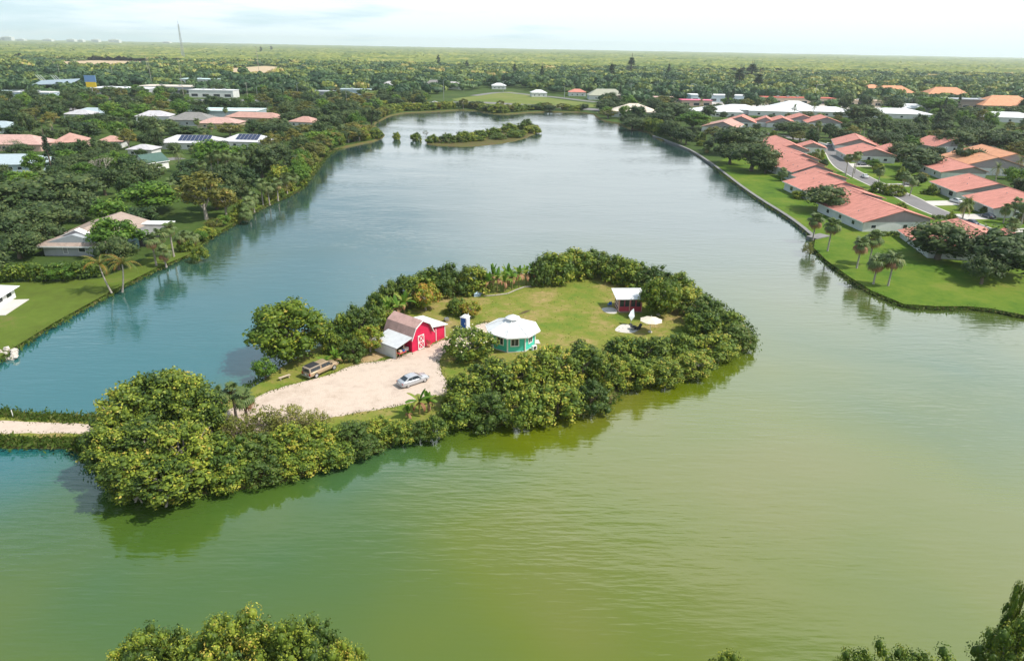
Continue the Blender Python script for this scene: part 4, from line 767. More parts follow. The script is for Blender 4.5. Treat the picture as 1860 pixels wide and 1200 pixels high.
def sail():
    p = at(1146, 590, IZ); r = tag(empty('sunshade_sail', p, R(15)), 'tilted white kite shaped sunshade on a thin stand by the patio', 'sunshade')
    MB().tube((0, .15, 0), (0, .15, .95), .05).build('stand', m_metal, r); MB().tube((0, .15, 0), (0, .15, .08), .4, .35, 10).build('base', m_dark, r)
    MB().add([(0, 0, .8), (.62, .1, 1.5), (.5, .45, 2.9), (-.05, .4, 2.5), (-.55, .1, 1.75), (0, .06, .8), (.62, .16, 1.5), (.5, .51, 2.9), (-.05, .46, 2.5), (-.55, .16, 1.75)], [(0, 1, 2, 3, 4), (9, 8, 7, 6, 5)] + [(i, (i + 1) % 5, 5 + (i + 1) % 5, 5 + i)[::-1] for i in range(5)]).build('sail', m_wcanvas, r)
    MB().tube((0, .08, .8), (.5, .5, 2.95), .03).build('spar', m_metal, r)
    t = tag(empty('patio_table', at(1150, 598, IZ), .3), 'dark low patio table on the pale pad below the sunshade', 'table'); MB().tube((0, 0, .5), (0, 0, .56), .6, n=14).build('top', m_dark, t)
    for a in range(3): MB().tube((0, 0, .5), (math.cos(a * 2.09) * .4, math.sin(a * 2.09) * .4, 0), .03).build('leg', m_dark, t)
    t = tag(empty('lounge_chair', at(1160, 597, IZ), -.9), 'dark slatted lounge chair on the pale pad under the parasol', 'chair')
    for i in range(5): MB().box(-.3, .3, -.8 + i * .2, -.65 + i * .2, .3, .34).build('slat', m_dark, t)
    MB().slab([Vector((-.3, .2, .34)), Vector((.3, .2, .34)), Vector((.3, .6, .85)), Vector((-.3, .6, .85))], .04).build('backrest', m_dark, t); MB().box(-.3, -.25, -.8, .2, 0, .3).box(.25, .3, -.8, .2, 0, .3).build('frame', m_dark, t)
    t = tag(empty('cooler_bin', at(1201, 566, IZ), .3), 'white and black bin under the patio tree', 'bin'); MB().box(-.35, .35, -.3, .3, 0, .55).build('body', m_dark, t); MB().box(-.38, .38, -.33, .33, .553, .72).build('lid', m_white, t)
    t = tag(empty('blue_tub', at(868, 537, IZ), .3), 'pale blue tarp covered tub before the banana plants', 'tub'); MB().prism([(-.9, -.5), (.9, -.6), (1.0, .5), (-.8, .6)], 0, .6).build('body', M('pale blue tarp', (.40, .52, .66), .6, .1), t); MB().add([(-.9, -.6, .603), (.9, -.7, .603), (1, .5, .603), (-.8, .6, .603), (0, 0, .95)], [(0, 1, 4), (1, 2, 4), (2, 3, 4), (3, 0, 4), (3, 2, 1, 0)]).build('cover', M('pale blue tarp', (.4, .5, .6)), t)
    t = tag(empty('generator', at(811, 583, IZ), .5), 'small grey generator near the portable toilet', 'generator'); MB().box(-.4, .4, -.3, .3, .1, .6).build('housing', m_metal, t)
    MB().tube((-.3, -.3, .15), (-.3, .3, .15), .15, n=10).build('wheel', m_rubber, t); MB().tube((-.4, 0, .75), (.4, 0, .75), .03).tube((-.4, 0, .6), (-.4, 0, .75), .03).tube((.4, 0, .6), (.4, 0, .75), .03).build('handle', m_dark, t)
    t = tag(empty('utility_post', at(1091, 503, IZ)), 'thin wooden post at the back edge of the island turf', 'post'); MB().tube((0, 0, 0), (0, 0, 4.2), .09, .07).build('pole', m_wood, t); MB().box(-.12, .12, -.1, .1, 4.203, 4.45).build('lamp', m_white, t)
    t = tag(empty('swing_set', at(1112, 514, IZ), .1), 'red seesaw bench at the back of the turf', 'bench'); MB().box(-.8, .8, -.15, .15, .45, .53).build('plank', m_maroon, t); MB().box(-.7, -.6, -.12, .12, 0, .45).build('leg', m_maroon, t); MB().box(.6, .7, -.12, .12, 0, .45).build('leg', m_maroon, t)
    t = tag(empty('picnic_bench', at(517, 688, IZ), .8), 'low plank bench at the foot of the spreading tree', 'bench'); MB().box(-.9, .9, -.2, .2, .4, .47).build('seat', m_tan, t)
    for x in (-.7, .6): MB().box(x, x + .1, -.18, .18, 0, .4).build('leg', m_tan, t)
    t = tag(empty('marker_post', at(24, 757, IZ)), 'white marker post beside the causeway', 'post'); MB().tube((0, 0, 0), (0, 0, .9), .05).build('stake', m_white, t); MB().tube((0, 0, .903), (0, 0, .98), .07).build('cap', m_white, t)
    eg = tag(empty('log_edging', at(930, 525, IZ)), 'curved pale log edging along the banana plants', 'edging'); pts = [at(x, y, IZ + .1) - at(930, 525, IZ) for x, y in ((872, 538), (900, 536), (922, 533), (938, 526), (952, 521), (975, 519))]
    for i in range(len(pts) - 1): MB().tube(pts[i], pts[i + 1] * .98 + pts[i] * .02, .13, n=7).build('log', m_barkp, eg)
sail()
# ------------------------------------------------------------------ vehicles
def loft(stations, nring, shape):
    b = MB(); vs = []; k = len(stations)
    for s in stations: vs += shape(*s)
    fs = []
    for i in range(k - 1):
        for j in range(nring): fs.append((i * nring + j, i * nring + (j + 1) % nring, (i + 1) * nring + (j + 1) % nring, (i + 1) * nring + j))
    fs += [tuple(range(nring - 1, -1, -1)), tuple(range((k - 1) * nring, k * nring))]
    b.add(vs, fs); return b
def ring(x, hw, z0, z1, r):       # rounded box ring across y
    return [(x, -hw + r * .3, z0), (x, hw - r * .3, z0), (x, hw, z0 + r * .6), (x, hw + .02, (z0 + z1) / 2), (x, hw - r * .25, z1 - r * .6), (x, hw - r, z1), (x, -hw + r, z1), (x, -hw + r * .25, z1 - r * .6), (x, -hw - .02, (z0 + z1) / 2), (x, -hw, z0 + r * .6)]
def wheel(par, x, y, rad, wd):
    w = MB().tube((0, -wd / 2, 0), (0, wd / 2, 0), rad, n=18); o = empty('wheel', (x, y, rad)); o.parent = par
    t = w.build('tyre', m_rubber, o); s = 1 if y > 0 else -1
    MB().tube((0, s * (wd / 2 - .02), 0), (0, s * (wd / 2 + .015), 0), rad * .64, n=14).build('rim', M('alloy', (.55, .55, .57), .35, .08, metal=.6), o)
def q4(par, name, pts, mat, t=.02):
    a, b, c = (Vector(p) for p in pts[:3]); n = (b - a).cross(c - a).normalized() * t; k = len(pts)
    vs = [Vector(p) + n for p in pts] + [Vector(p) - n * .5 for p in pts]
    return MB().add(vs, [tuple(range(k)), tuple(range(2 * k - 1, k - 1, -1))] + [((i + 1) % k, i, k + i, k + (i + 1) % k) for i in range(k)]).build(name, mat, par)
def sedan(loc, rz, paint, label, full=True, group=None, cat='car', name='parked_car'):
    r = tag(empty(name, loc, rz), label, cat, group)
    st = [(-2.35, .72, .42, .78, .1), (-2.28, .82, .30, .92, .12), (-1.9, .88, .24, .98, .14), (-1.1, .90, .22, .96, .12), (0, .90, .20, .93, .12), (.9, .90, .22, .92, .12), (1.5, .89, .24, .86, .14), (2.05, .85, .26, .76, .14), (2.3, .74, .32, .64, .12), (2.38, .6, .38, .54, .08)]
    loft(st, 10, ring).build('body', paint, r, smooth=True)
    def cr(x, hwb, hwt, z0, z1): return [(x, -hwb, z0), (x, hwb, z0), (x, hwt, z1 - .05), (x, hwt - .1, z1), (x, -hwt + .1, z1), (x, -hwt, z1 - .05)]
    loft([(-1.95, .80, .74, .93, .97), (-1.15, .82, .62, .93, 1.36), (-.6, .82, .62, .93, 1.44), (.1, .82, .62, .92, 1.44), (.45, .82, .63, .92, 1.37), (1.25, .80, .72, .90, .93)], 6, cr).build('cabin', paint, r)
    q4(r, 'rear_window', [(-1.80, -.66, 1.04), (-1.80, .66, 1.04), (-1.2, .55, 1.335), (-1.2, -.55, 1.335)][::-1], m_glass)
    q4(r, 'windscreen', [(1.16, -.68, .97), (1.16, .68, .97), (.50, .56, 1.345), (.50, -.56, 1.345)], m_glass)
    for s in (-1, 1):
        for pts in ([(-1.5, .82, 1.0), (-.62, .835, .98), (-.62, .68, 1.35), (-1.08, .68, 1.31)], [(-.54, .835, .98), (.72, .835, .97), (.33, .68, 1.33), (-.05, .67, 1.37), (-.54, .67, 1.37)]):
            P_ = [(x, s * y, z) for x, y, z in pts]; q4(r, 'side_window', P_ if s < 0 else P_[::-1], m_glass, .025)
        for x in (-1.4, 1.45): wheel(r, x, s * .80, .32, .2)
        MB().box(-2.34, -2.2, min(s * .5, s * .83), max(s * .5, s * .83), .68, .84).build('tail_light', M('red lens', (.35, .02, .02), .3, .05), r); MB().box(2.16, 2.3, min(s * .45, s * .74), max(s * .45, s * .74), .56, .68).build('headlight', m_glass, r)
        MB().box(.62, .8, min(s * .88, s * 1.05), max(s * .88, s * 1.05), .95, 1.08).build('mirror', paint, r)
    MB().box(-2.40, -2.352, -.26, .26, .62, .74).build('number_plate', m_white, r); MB().box(-2.43, -2.33, -.72, .72, .34, .5).build('bumper', paint, r)
    return r
m_silver = M('silver paint', (.50, .51, .54), .28, .04, metal=.35, spec=.5); m_tanp = M('tan paint', (.42, .31, .20), .35, .05, metal=.25, spec=.5)
sedan((-14.2, 88.7, IZ + .01), R(41), m_silver, 'silver sedan parked alone on the pale gravel')
land('the silver sedan', -14, 88.7)
def pickup():
    r = tag(empty('pickup_truck', (-28.4, 91.6, IZ + .01), R(56)), 'tan pickup truck with dark camper shell parked by the spreading tree', 'pickup'); P_ = m_tanp
    loft([(-2.75, .86, .5, .98, .06), (-2.6, .92, .45, 1.08, .08), (-1, .94, .42, 1.08, .08), (.2, .94, .42, 1.08, .08), (1.3, .94, .42, 1.1, .1), (2.3, .92, .44, 1.06, .12), (2.68, .86, .5, .96, .12), (2.74, .8, .56, .86, .08)], 10, ring).build('body', P_, r, smooth=True)
    def cr(x, hwb, hwt, z0, z1): return [(x, -hwb, z0), (x, hwb, z0), (x, hwt, z1 - .06), (x, hwt - .12, z1), (x, -hwt + .12, z1), (x, -hwt, z1 - .06)]
    loft([(-.55, .88, .74, 1.07, 1.74), (.6, .88, .74, 1.07, 1.78), (.95, .88, .74, 1.07, 1.72), (1.6, .88, .82, 1.07, 1.12)], 6, cr).build('cab', P_, r)
    loft([(-2.7, .88, .80, 1.085, 1.70), (-2.5, .88, .78, 1.085, 1.80), (-.62, .88, .78, 1.085, 1.82)], 6, cr).build('camper_shell', M('shell paint', (.30, .245, .19), .4, .05), r)
    q4(r, 'rear_window', [(-2.735, -.72, 1.15), (-2.735, .72, 1.15), (-2.70, .66, 1.64), (-2.70, -.66, 1.64)][::-1], m_glass)
    q4(r, 'windscreen', [(1.56, -.76, 1.14), (1.56, .76, 1.14), (1.0, .66, 1.68), (1.0, -.66, 1.68)], m_glass)
    MB().box(-2.45, -.7, -.7, .7, 1.825, 1.86).build('shell_roof', m_dark, r)
    for s in (-1, 1):
        for pts in ([(-2.45, .885, 1.2), (-.8, .885, 1.2), (-.8, .81, 1.65), (-2.45, .81, 1.65)], [(-.45, .885, 1.15), (.35, .885, 1.15), (.35, .78, 1.66), (-.45, .78, 1.66)], [(.42, .885, 1.15), (1.3, .885, 1.15), (.95, .78, 1.62), (.42, .78, 1.66)]):
            Q = [(x, s * y, z) for x, y, z in pts]; q4(r, 'side_window', Q if s < 0 else Q[::-1], m_glass, .025)
        for x in (-1.65, 1.75): wheel(r, x, s * .86, .40, .26)
        MB().box(-2.80, -2.70, min(s * .74, s * .92), max(s * .74, s * .92), .7, 1.02).build('tail_light', M('red lens', (.35, .02, .02)), r); MB().box(2.66, 2.76, min(s * .5, s * .8), max(s * .5, s * .8), .72, .88).build('headlight', m_white, r)
        MB().box(1.2, 1.36, min(s * .94, s * 1.14), max(s * .94, s * 1.14), 1.15, 1.34).build('mirror', m_dark, r)
    MB().box(-2.9, -2.77, -.9, .9, .45, .62).build('bumper', m_metal, r); MB().box(-2.80, -2.765, -.18, .18, .68, .8).build('number_plate', m_white, r)
    land('the tan pickup', -28.4, 91.6)
pickup()
cars = [(790, 187, 'white'), (838, 186, 'dark'), (905, 189, 'white'), (985, 193, 'white'), (1052, 199, 'white'), (430, 183, 'dark'), (330, 181, 'white'), (362, 184, 'dark'), (30, 178, 'white'), (100, 176, 'dark'), (120, 175, 'white'), (1505, 265, 'white'), (1408, 238, 'dark'), (1290, 190, 'white'), (1330, 188, 'dark')]
pc = {'white': M('white car paint', (.7, .7, .7), .3, .04, spec=.5), 'dark': M('dark car paint', (.05, .06, .09), .3, .04, spec=.5)}
lab_ = ['driving the shore road nearest the left inlet', 'driving the shore road by the tall shore lamp', 'on the highway above the mid shore bushes', 'on the highway beside the green verge', 'on the highway nearest the cream pavilion', 'on the shop street by the stepped white shop', 'on the shop street before the cream store', 'on the shop street by the single palm', 'in the filling station lot', 'at the filling station front', 'at the filling station edge', 'on the drive of the house behind the tall road palms', 'on the drive at the bend house', 'beside the pink filling station', 'before the blue and white showroom']
for (px, py, c), lb in zip(cars, lab_):
    p = at(px, py); sedan((p.x, p.y, GZ + .03), R(random.choice((0, 180)) - (25 if 900 < px < 1100 else 0)), pc[c], c + ' car ' + lb, group='cars on the far roads')

for x, y, rz, pn, lb in ((146.5, 226.5, 100, 'white', 'white car on the upper of the two east driveways'), (143.0, 204.6, 95, 'dark', 'dark car on the lower of the two east driveways'), (147.5, 258.6, 92, 'white', 'white car on the drive before the low wing by the mauve gable'), (132.4, 195.5, 92, 'dark', 'dark car on the condo road by the lawn gable house'),
        (137.6, 272, 80, 'white', 'white car on the condo road by the shrubs'), (151.5, 304, 8, 'dark', 'dark car on the wide drive near the road palms'), (147.5, 188.8, 95, 'white', 'white car on the nearest east drive')):
    sedan((x, y, GZ + .03), R(rz), pc[pn], lb, group='cars among the condos')
for (px, py, a, b, lb) in ((1712, 398, 7, 1.4, 'low clipped hedge along the lower east driveway'), (1690, 352, 8, 1.4, 'low clipped hedge along the upper east driveway'), (1625, 428, 14, 1.3, 'low dark hedge under the two window gable wall'), (1580, 296, 9, 1.4, 'low hedge with red flowers by the road bend')):
    p = at(px, py); o_ = tag(empty('clipped_hedge', p, R(10)), lb, 'hedge'); PEND_H = globals().setdefault('PEND_H', []); PEND_H.append((o_, a, b))
# ------------------------------------------------------------------ poles and signs
def lamp(px, pyb, pyt, label, arm=2.0, kind='street_lamp', sgn=1):
    p = at(px, pyb); d = proj(p)[2]; h = (pyb - pyt) / FPX * d * 1.05
    r = tag(empty(kind, p), label, 'street lamp' if kind == 'street_lamp' else 'utility pole', 'street lamps along the far roads' if kind == 'street_lamp' else 'utility poles in the town')
    k = max(.12, d / 1240 * .45)
    MB().tube((0, 0, 0), (0, 0, h), k, k * .6).build('pole', m_metal if kind == 'street_lamp' else m_barkp, r)
    if kind == 'street_lamp':
        MB().tube((0, 0, h), (sgn * arm, 0, h + .4), k * .5).build('arm', m_metal, r); MB().box(min(sgn * arm, sgn * (arm + 1)), max(sgn * arm, sgn * (arm + 1)), -.25, .25, h + .3, h + .55).build('lamp_head', m_metal, r)
    else: MB().box(-1.3, 1.3, -.1, .1, h - 1.2, h - 1.0).build('crossarm', m_wood, r)
for a in ((468, 180, 160, 'grey lamp beside the warehouse trees', 2), (542, 184, 155, 'grey lamp where the shop street meets the shore trees', 2), (630, 190, 158, 'tall grey lamp by the pale blue store', 2), (806, 184, 150, 'tall grey lamp alone by the mid shore', 2), (1025, 178, 158, 'grey lamp beside the highway verge', 2), (1145, 178, 156, 'grey lamp by the tan roofed motel', 2), (1253, 176, 155, 'lamp with a curved arm behind the pink filling station', 3),
          (1374, 180, 156, 'lamp behind the white blocks', 2), (1390, 182, 158, 'twin lamp beside the red shopping row', 2), (1478, 188, 158, 'lamp with a long arm over the red shopping row', 6), (914, 168, 150, 'lamp beside the ramp road', 2)): lamp(*a)
for a in ((112, 152, 121, 'pale pole behind the filling station canopy'), (207, 150, 124, 'pale pole over the long white store'), (277, 160, 112, 'tall pale pole over the cream store'), (335, 182, 114, 'tallest pole beside the road by the cream store'), (450, 178, 152, 'pole beside the stepped white shop'), (28, 224, 200, 'wooden pole with crossarm among the dark oaks'), (470, 128, 90, 'slim pole in the far scrub'), (270, 138, 105, 'slim pole at the far sand field')): lamp(*a, kind='utility_pole')
def sign():
    p = at(171, 180); r = tag(empty('roadside_sign', p), 'yellow and blue roadside sign on a post in front of the long store', 'sign')
    MB().tube((0, 0, 0), (0, 0, 9), .3).build('post', m_metal, r); MB().box(-4, 4, -.3, .3, 9.003, 13).build('yellow_panel', m_yellow, r); MB().box(-4.5, 4.5, -.3, .3, 13.003, 18).build('blue_panel', M('sign blue', (.16, .28, .50), .5, .1), r)
    p = at(108, 172); c = tag(empty('station_canopy', p), 'blue grey slanted canopy with white fins at the filling station', 'canopy'); 
    MB().slab([Vector((-18, -6, 8)), Vector((16, -6, 10)), Vector((16, 8, 13)), Vector((-18, 8, 11))], .6).build('roof', M('canopy grey', (.30, .37, .42), .5, .1), c)
    for x in (-15, -4, 6, 14): MB().tube((x, 1, 0), (x, 1, 9.5), .3).build('post', m_white, c)
    for x in (-16, -14, -12, -3, -1, 1): MB().slab([Vector((x, -2, 16)), Vector((x + .5, -2, 16)), Vector((x + 3, 0, 11.5)), Vector((x + 2.5, 0, 11.5))], .2).build('fin', m_white, c)
    KEEP.append((75, 140, 140, 175, 600)); land('the filling station canopy', p.x, p.y)
    p = at(335, 118); q = Vector((p.x / p.y * 1900, 1900, 0)); r = tag(empty('radio_mast', q), 'tall thin radio mast rising above the horizon', 'mast'); h = 84.0
    leg = MB()
    for k in range(3):
        a = k * 2.094; leg.tube((math.cos(a) * 4, math.sin(a) * 4, 0), (math.cos(a) * 1.2, math.sin(a) * 1.2, h), .55, .4, 5)
    for s in range(16):
        z0 = h * s / 16; z1 = h * (s + 1) / 16; w0 = 4 - 2.8 * s / 16; w1 = 4 - 2.8 * (s + 1) / 16
        for k in range(3):
            a, b = k * 2.094, (k + 1) * 2.094; leg.tube((math.cos(a) * w0, math.sin(a) * w0, z0), (math.cos(b) * w1, math.sin(b) * w1, z1), .25, n=4)
    leg.build('lattice', m_metal, r); MB().tube((0, 0, h), (0, 0, h + 8), .4).build('antenna', m_metal, r)
sign()
# ------------------------------------------------------------------ plants
def leaf_mesh(name, C, Nn, size, tint, mat, extra=None, asp=.55):
    n = len(C); rnd = RNG.normal(size=(n, 3)); T = np.cross(Nn, rnd); T /= np.linalg.norm(T, axis=1, keepdims=True) + 1e-9
    B = np.cross(Nn, T); s = size[:, None] if hasattr(size, '__len__') else size
    V = np.stack([C - T * s, C - B * s * asp + Nn * s * .12, C + T * s, C + B * s * asp + Nn * s * .12], 1).reshape(-1, 3)
    F = np.arange(4 * n).reshape(n, 4); tt = np.repeat(tint, 4)
    if extra is not None:
        ev, ef, et = extra; nv = len(V)
        V = np.concatenate([V, ev]); tt = np.concatenate([tt, et])
    me = D.meshes.new(name); nf = n + (len(extra[1]) if extra is not None else 0)
    loops = F.ravel(); starts = np.arange(n) * 4
    if extra is not None:
        loops = np.concatenate([loops, (extra[1] + 4 * n).ravel()]); starts = np.concatenate([starts, 4 * n + np.arange(len(extra[1])) * 3])
    me.vertices.add(len(V)); me.vertices.foreach_set('co', V.astype(np.float32).ravel())
    me.loops.add(len(loops)); me.loops.foreach_set('vertex_index', loops.astype(np.int32))
    me.polygons.add(nf); me.polygons.foreach_set('loop_start', starts.astype(np.int32))
    a = me.attributes.new('tint', 'FLOAT', 'POINT'); a.data.foreach_set('value', tt.astype(np.float32))
    me.materials.append(mat); me.update(calc_edges=True); me.validate(); return me
def icos(sub):
    bm = bmesh.new(); bmesh.ops.create_icosphere(bm, subdivisions=sub, radius=1); v = np.array([x.co[:] for x in bm.verts]); f = np.array([[q.index for q in p.verts] for p in bm.faces]); bm.free(); return v, f
IC1 = icos(1); IC2 = icos(2)
def crown(name, mat, ell, cz, npuff, pr, nleaf, ls, zmin=-9, up=.3, shell=.55, core=.62, tvar=.5, rad=1.0, tbase=.5, asp=.55, pts=None, shape=None):
    cs = []
    while len(cs) < npuff:
        d = RNG.normal(size=3); d /= np.linalg.norm(d); q = RNG.uniform(shell, 1.0)
        c = d * q * np.array(ell) + np.array((0, 0, cz))
        if shape is not None: c = shape(c)
        if c is None or c[2] < zmin: continue
        cs.append(c)
    if pts is not None: cs = pts
    Cc, Nn, Tt, Sz = [], [], [], []; ev, ef, et = [], [], []; k = 0
    for c in cs:
        r = RNG.uniform(*pr); n = max(6, int(nleaf * (r / pr[1]) ** 2)); d = RNG.normal(size=(n, 3)); d[:, 2] += .25; d /= np.linalg.norm(d, axis=1, keepdims=True)
        q = RNG.uniform(.5, 1.0, size=(n, 1)) ** .5 * np.array((1.18, 1.18, 1.0)); P_ = c + d * q * r
        nn = d * .75 + RNG.normal(size=(n, 3)) * .45; nn[:, 2] += up; nn /= np.linalg.norm(nn, axis=1, keepdims=True)
        Cc.append(P_); Nn.append(nn); Sz.append(RNG.uniform(.7, 1.25, n) * ls); pt = RNG.uniform(-tvar, tvar)
        Tt.append(np.clip(tbase + pt * .6 + RNG.normal(size=n) * .16, 0, 1))
        if core:
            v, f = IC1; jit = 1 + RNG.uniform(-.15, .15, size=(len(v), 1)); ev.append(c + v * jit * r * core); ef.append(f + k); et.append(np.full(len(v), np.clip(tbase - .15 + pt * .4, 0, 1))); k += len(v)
    ex = (np.concatenate(ev), np.concatenate(ef), np.concatenate(et)) if core else None
    return leaf_mesh(name, np.concatenate(Cc), np.concatenate(Nn), np.concatenate(Sz), np.concatenate(Tt), mat, ex, asp)
def trunk(name, h, r, spread, nb, mat, lean=0.0):
    b = MB(); x = 0; pts = [Vector((0, 0, -.3))]; k = 5
    for i in range(1, k + 1): pts.append(Vector((lean * h * (i / k) ** 1.5 + random.uniform(-.1, .1) * r * 3, random.uniform(-.1, .1) * r * 3, h * .6 * i / k)))
    b.path(pts, [r * (1.25 - .55 * i / k) for i in range(k + 1)], 7)
    for j in range(nb):
        a = 6.283 * j / nb + random.uniform(-.4, .4); s = pts[random.choice((2, 3, 4))]; e = Vector((math.cos(a) * spread * random.uniform(.6, 1), math.sin(a) * spread * random.uniform(.6, 1), h * random.uniform(.72, .95)))
        mid = s.lerp(e, .5) + Vector((0, 0, -.08 * h)) * .4; b.path([s, mid, e], [r * .5, r * .34, r * .12], 5)
    return b.mesh(name, mat)
# kinds: list of variants (trunk mesh, crown mesh), unit size width 1 and height 1 after scaling by (W0, H0)
KIND = {}
def addkind(key, W0, H0, variants): KIND[key] = (W0, H0, variants)
def dome(c): return c if c[2] > .2 else None
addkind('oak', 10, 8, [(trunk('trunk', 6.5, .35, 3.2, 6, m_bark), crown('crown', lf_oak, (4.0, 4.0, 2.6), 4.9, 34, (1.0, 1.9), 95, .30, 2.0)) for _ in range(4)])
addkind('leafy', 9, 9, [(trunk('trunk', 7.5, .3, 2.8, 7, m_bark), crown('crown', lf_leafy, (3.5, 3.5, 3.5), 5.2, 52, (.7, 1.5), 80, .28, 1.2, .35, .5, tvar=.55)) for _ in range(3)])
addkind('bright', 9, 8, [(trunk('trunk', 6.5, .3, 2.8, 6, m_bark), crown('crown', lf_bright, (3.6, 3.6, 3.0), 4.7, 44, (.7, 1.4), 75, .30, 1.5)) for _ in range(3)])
addkind('olive', 9, 12, [(trunk('trunk', 10.5, .26, 2.8, 8, m_barkp), crown('crown', lf_olive, (3.8, 3.8, 4.2), 7.6, 46, (.6, 1.2), 60, .30, 3.0)) for _ in range(2)])
addkind('mangrove', 8, 6, [(trunk('stems', 4.6, .16, 2.6, 9, m_barkp), crown('crown', lf_mang, (3.5, 3.5, 4.6), 1.0, 120, (.45, .85), 52, .20, .3, .45, .6, tvar=.6, tbase=.46)) for _ in range(4)])
addkind('mangtree', 8, 9, [(trunk('stems', 7.6, .22, 2.8, 10, m_barkp), crown('crown', lf_mang, (3.5, 3.5, 4.2), 4.4, 130, (.5, .9), 54, .20, .3, .45, .6, tvar=.65, tbase=.42)) for _ in range(3)])
addkind('shrub', 6, 4, [(trunk('stems', 3.0, .1, 2.0, 8, m_bark), crown('crown', lf_shrub, (2.6, 2.6, 3.1), .7, 90, (.4, .75), 54, .165, .25, .35, .6, tvar=.6)) for _ in range(4)])
addkind('darkshrub', 6, 4, [(trunk('stems', 3.2, .1, 2.0, 8, m_bark), crown('crown', lf_deep, (2.6, 2.6, 3.2), .7, 80, (.35, .8), 60, .15, .2, .35, .55, tvar=.5, asp=.42, tbase=.55)) for _ in range(2)])
addkind('thinshrub', 6, 4, [(trunk('stems', 3.4, .05, 2.6, 22, m_wood), crown('crown', lf_wisp, (2.7, 2.7, 3.3), .8, 150, (.22, .45), 34, .13, .2, .5, .4, core=0, tvar=.5)) for _ in range(2)])
addkind('orange', 9, 8, [(trunk('trunk', 6.6, .32, 3.0, 7, m_barkp), crown('crown', lf_orange, (3.7, 3.7, 3.3), 4.4, 150, (.6, 1.1), 70, .20, .8, .25, .58, tvar=.55, tbase=.42)) for _ in range(2)])
addkind('plumeria', 8, 5, [(trunk('trunk', 4.2, .2, 2.6, 10, m_barkp), crown('crown', lf_shrub, (3.3, 3.3, 2.3), 2.3, 70, (.5, .85), 50, .24, .3, .4, .7, asp=.35))])
addkind('yellow', 6, 5, [(trunk('trunk', 4.2, .14, 2.0, 7, m_barkp), crown('crown', lf_orange, (2.4, 2.4, 2.0), 2.9, 60, (.4, .75), 45, .17, .6, .4, .65, tvar=.5, tbase=.72)) for _ in range(2)])
addkind('fg', 8, 10, [(trunk('trunk', 8.5, .3, 2.8, 9, m_bark), crown('crown', lf_mang, (3.7, 3.7, 3.5), 6.2, 260, (.35, .75), 120, .10, 1, .3, .5, tvar=.6, asp=.5, tbase=.55)) for _ in range(2)])
addkind('fgdark', 8, 10, [(trunk('trunk', 8.5, .3, 2.8, 9, m_bark), crown('crown', lf_shrub, (3.5, 3.5, 3.4), 6.2, 130, (.35, .75), 115, .11, 1, .4, .5, tvar=.4, tbase=.4, asp=.5))])
def cone(c): return c
def pine_pts():
    out = []
    for i in range(70):
        t = random.random() ** .8; z = .8 + 13.5 * t; r = (1 - t) ** .8 * 2.6; a = random.uniform(0, 6.28); q = random.uniform(.5, 1) * r; out.append(np.array((math.cos(a) * q, math.sin(a) * q, z - .3 * q)))
    return out
addkind('pine', 6, 15, [(trunk('trunk', 22, .25, .3, 2, m_bark), crown('crown', lf_pine, (1, 1, 1), 0, 1, (.4, .8), 42, .26, pts=pine_pts(), core=.5)) for _ in range(2)])
addkind('cypress', 3, 12, [(trunk('trunk', 15, .2, .3, 2, m_bark), crown('crown', lf_pine, (1.1, 1.1, 5.4), 6.2, 60, (.35, .6), 34, .22, .3, .2, .5))])
def bare():
    b = MB()
    def br(p, d, l, r, n):
        e = p + d * l; b.tube(p, e, r, r * .65, 5)
        if n == 0: return
        for _ in range(3): br(e, (d + Vector((random.uniform(-.7, .7), random.uniform(-.7, .7), random.uniform(0, .4)))).normalized(), l * .72, r * .62, n - 1)
    br(Vector((0, 0, -.2)), Vector((.05, 0, 1)), 2.6, .2, 4); return b.mesh('branches', m_barkp)
DEAD = [bare() for _ in range(3)]
addkind('bare', 6, 8, [(bare(), crown('crown', LEAF('grey green leaves', [(0, (.10, .13, .06)), (1, (.20, .22, .10))]), (2.3, 2.3, 2.0), 6, 50, (.3, .6), 14, .16, 2, core=0))])
# fronds
def frond_mesh(name, L, mat, droop, w, nseg=9, leaflets=True, fold=.35, tint=.5):
    V, F, T = [], [], []; pts = []
    for i in range(nseg + 1):
        t = i / nseg; a = .75 - droop * t; pts.append(None)
    p = np.zeros(3); pts = [p.copy()]
    for i in range(nseg):
        t = i / nseg; a = .55 - droop * (t ** 1.1); p = p + np.array((math.cos(a), 0, math.sin(a))) * L / nseg; pts.append(p.copy())
    def quad(a, b, c, d, t): k = len(V); V.extend([a, b, c, d]); F.append((k, k + 1, k + 2, k + 3)); T.extend([t] * 4)
    for i in range(nseg):
        t = (i + .5) / nseg; a, b = pts[i], pts[i + 1]
        if leaflets:
            ww = w * math.sin(math.pi * min(.97, .12 + .86 * t)) ** .6
            for s in (-1, 1):
                for h in (0, .5):
                    m0 = a + (b - a) * h; m1 = a + (b - a) * (h + .34); e = m0 + (b - a) * (1.1 + h) + np.array((0, s * ww, -fold * ww))
                    quad(m0, m1, e + (m1 - m0) * .15, e - (m1 - m0) * .05, tint + RNG.uniform(-.15, .15))
        else:
            w0 = w * math.sin(math.pi * (.06 + .9 * i / nseg)) ** .55; w1 = w * math.sin(math.pi * (.06 + .9 * (i + 1) / nseg)) ** .55
            for s in (-1, 1): quad(a, b, b + np.array((0, s * w1, -fold * w1)), a + np.array((0, s * w0, -fold * w0)), tint + RNG.uniform(-.12, .12))
        quad(a + (0, -.03, .02), a + (0, .03, .02), b + (0, .025, .02), b + (0, -.025, .02), .8)
    me = D.meshes.new(name); me.from_pydata([tuple(v) for v in V], [], F); at_ = me.attributes.new('tint', 'FLOAT', 'POINT'); at_.data.foreach_set('value', np.clip(T, 0, 1).astype(np.float32)); me.materials.append(mat); return me
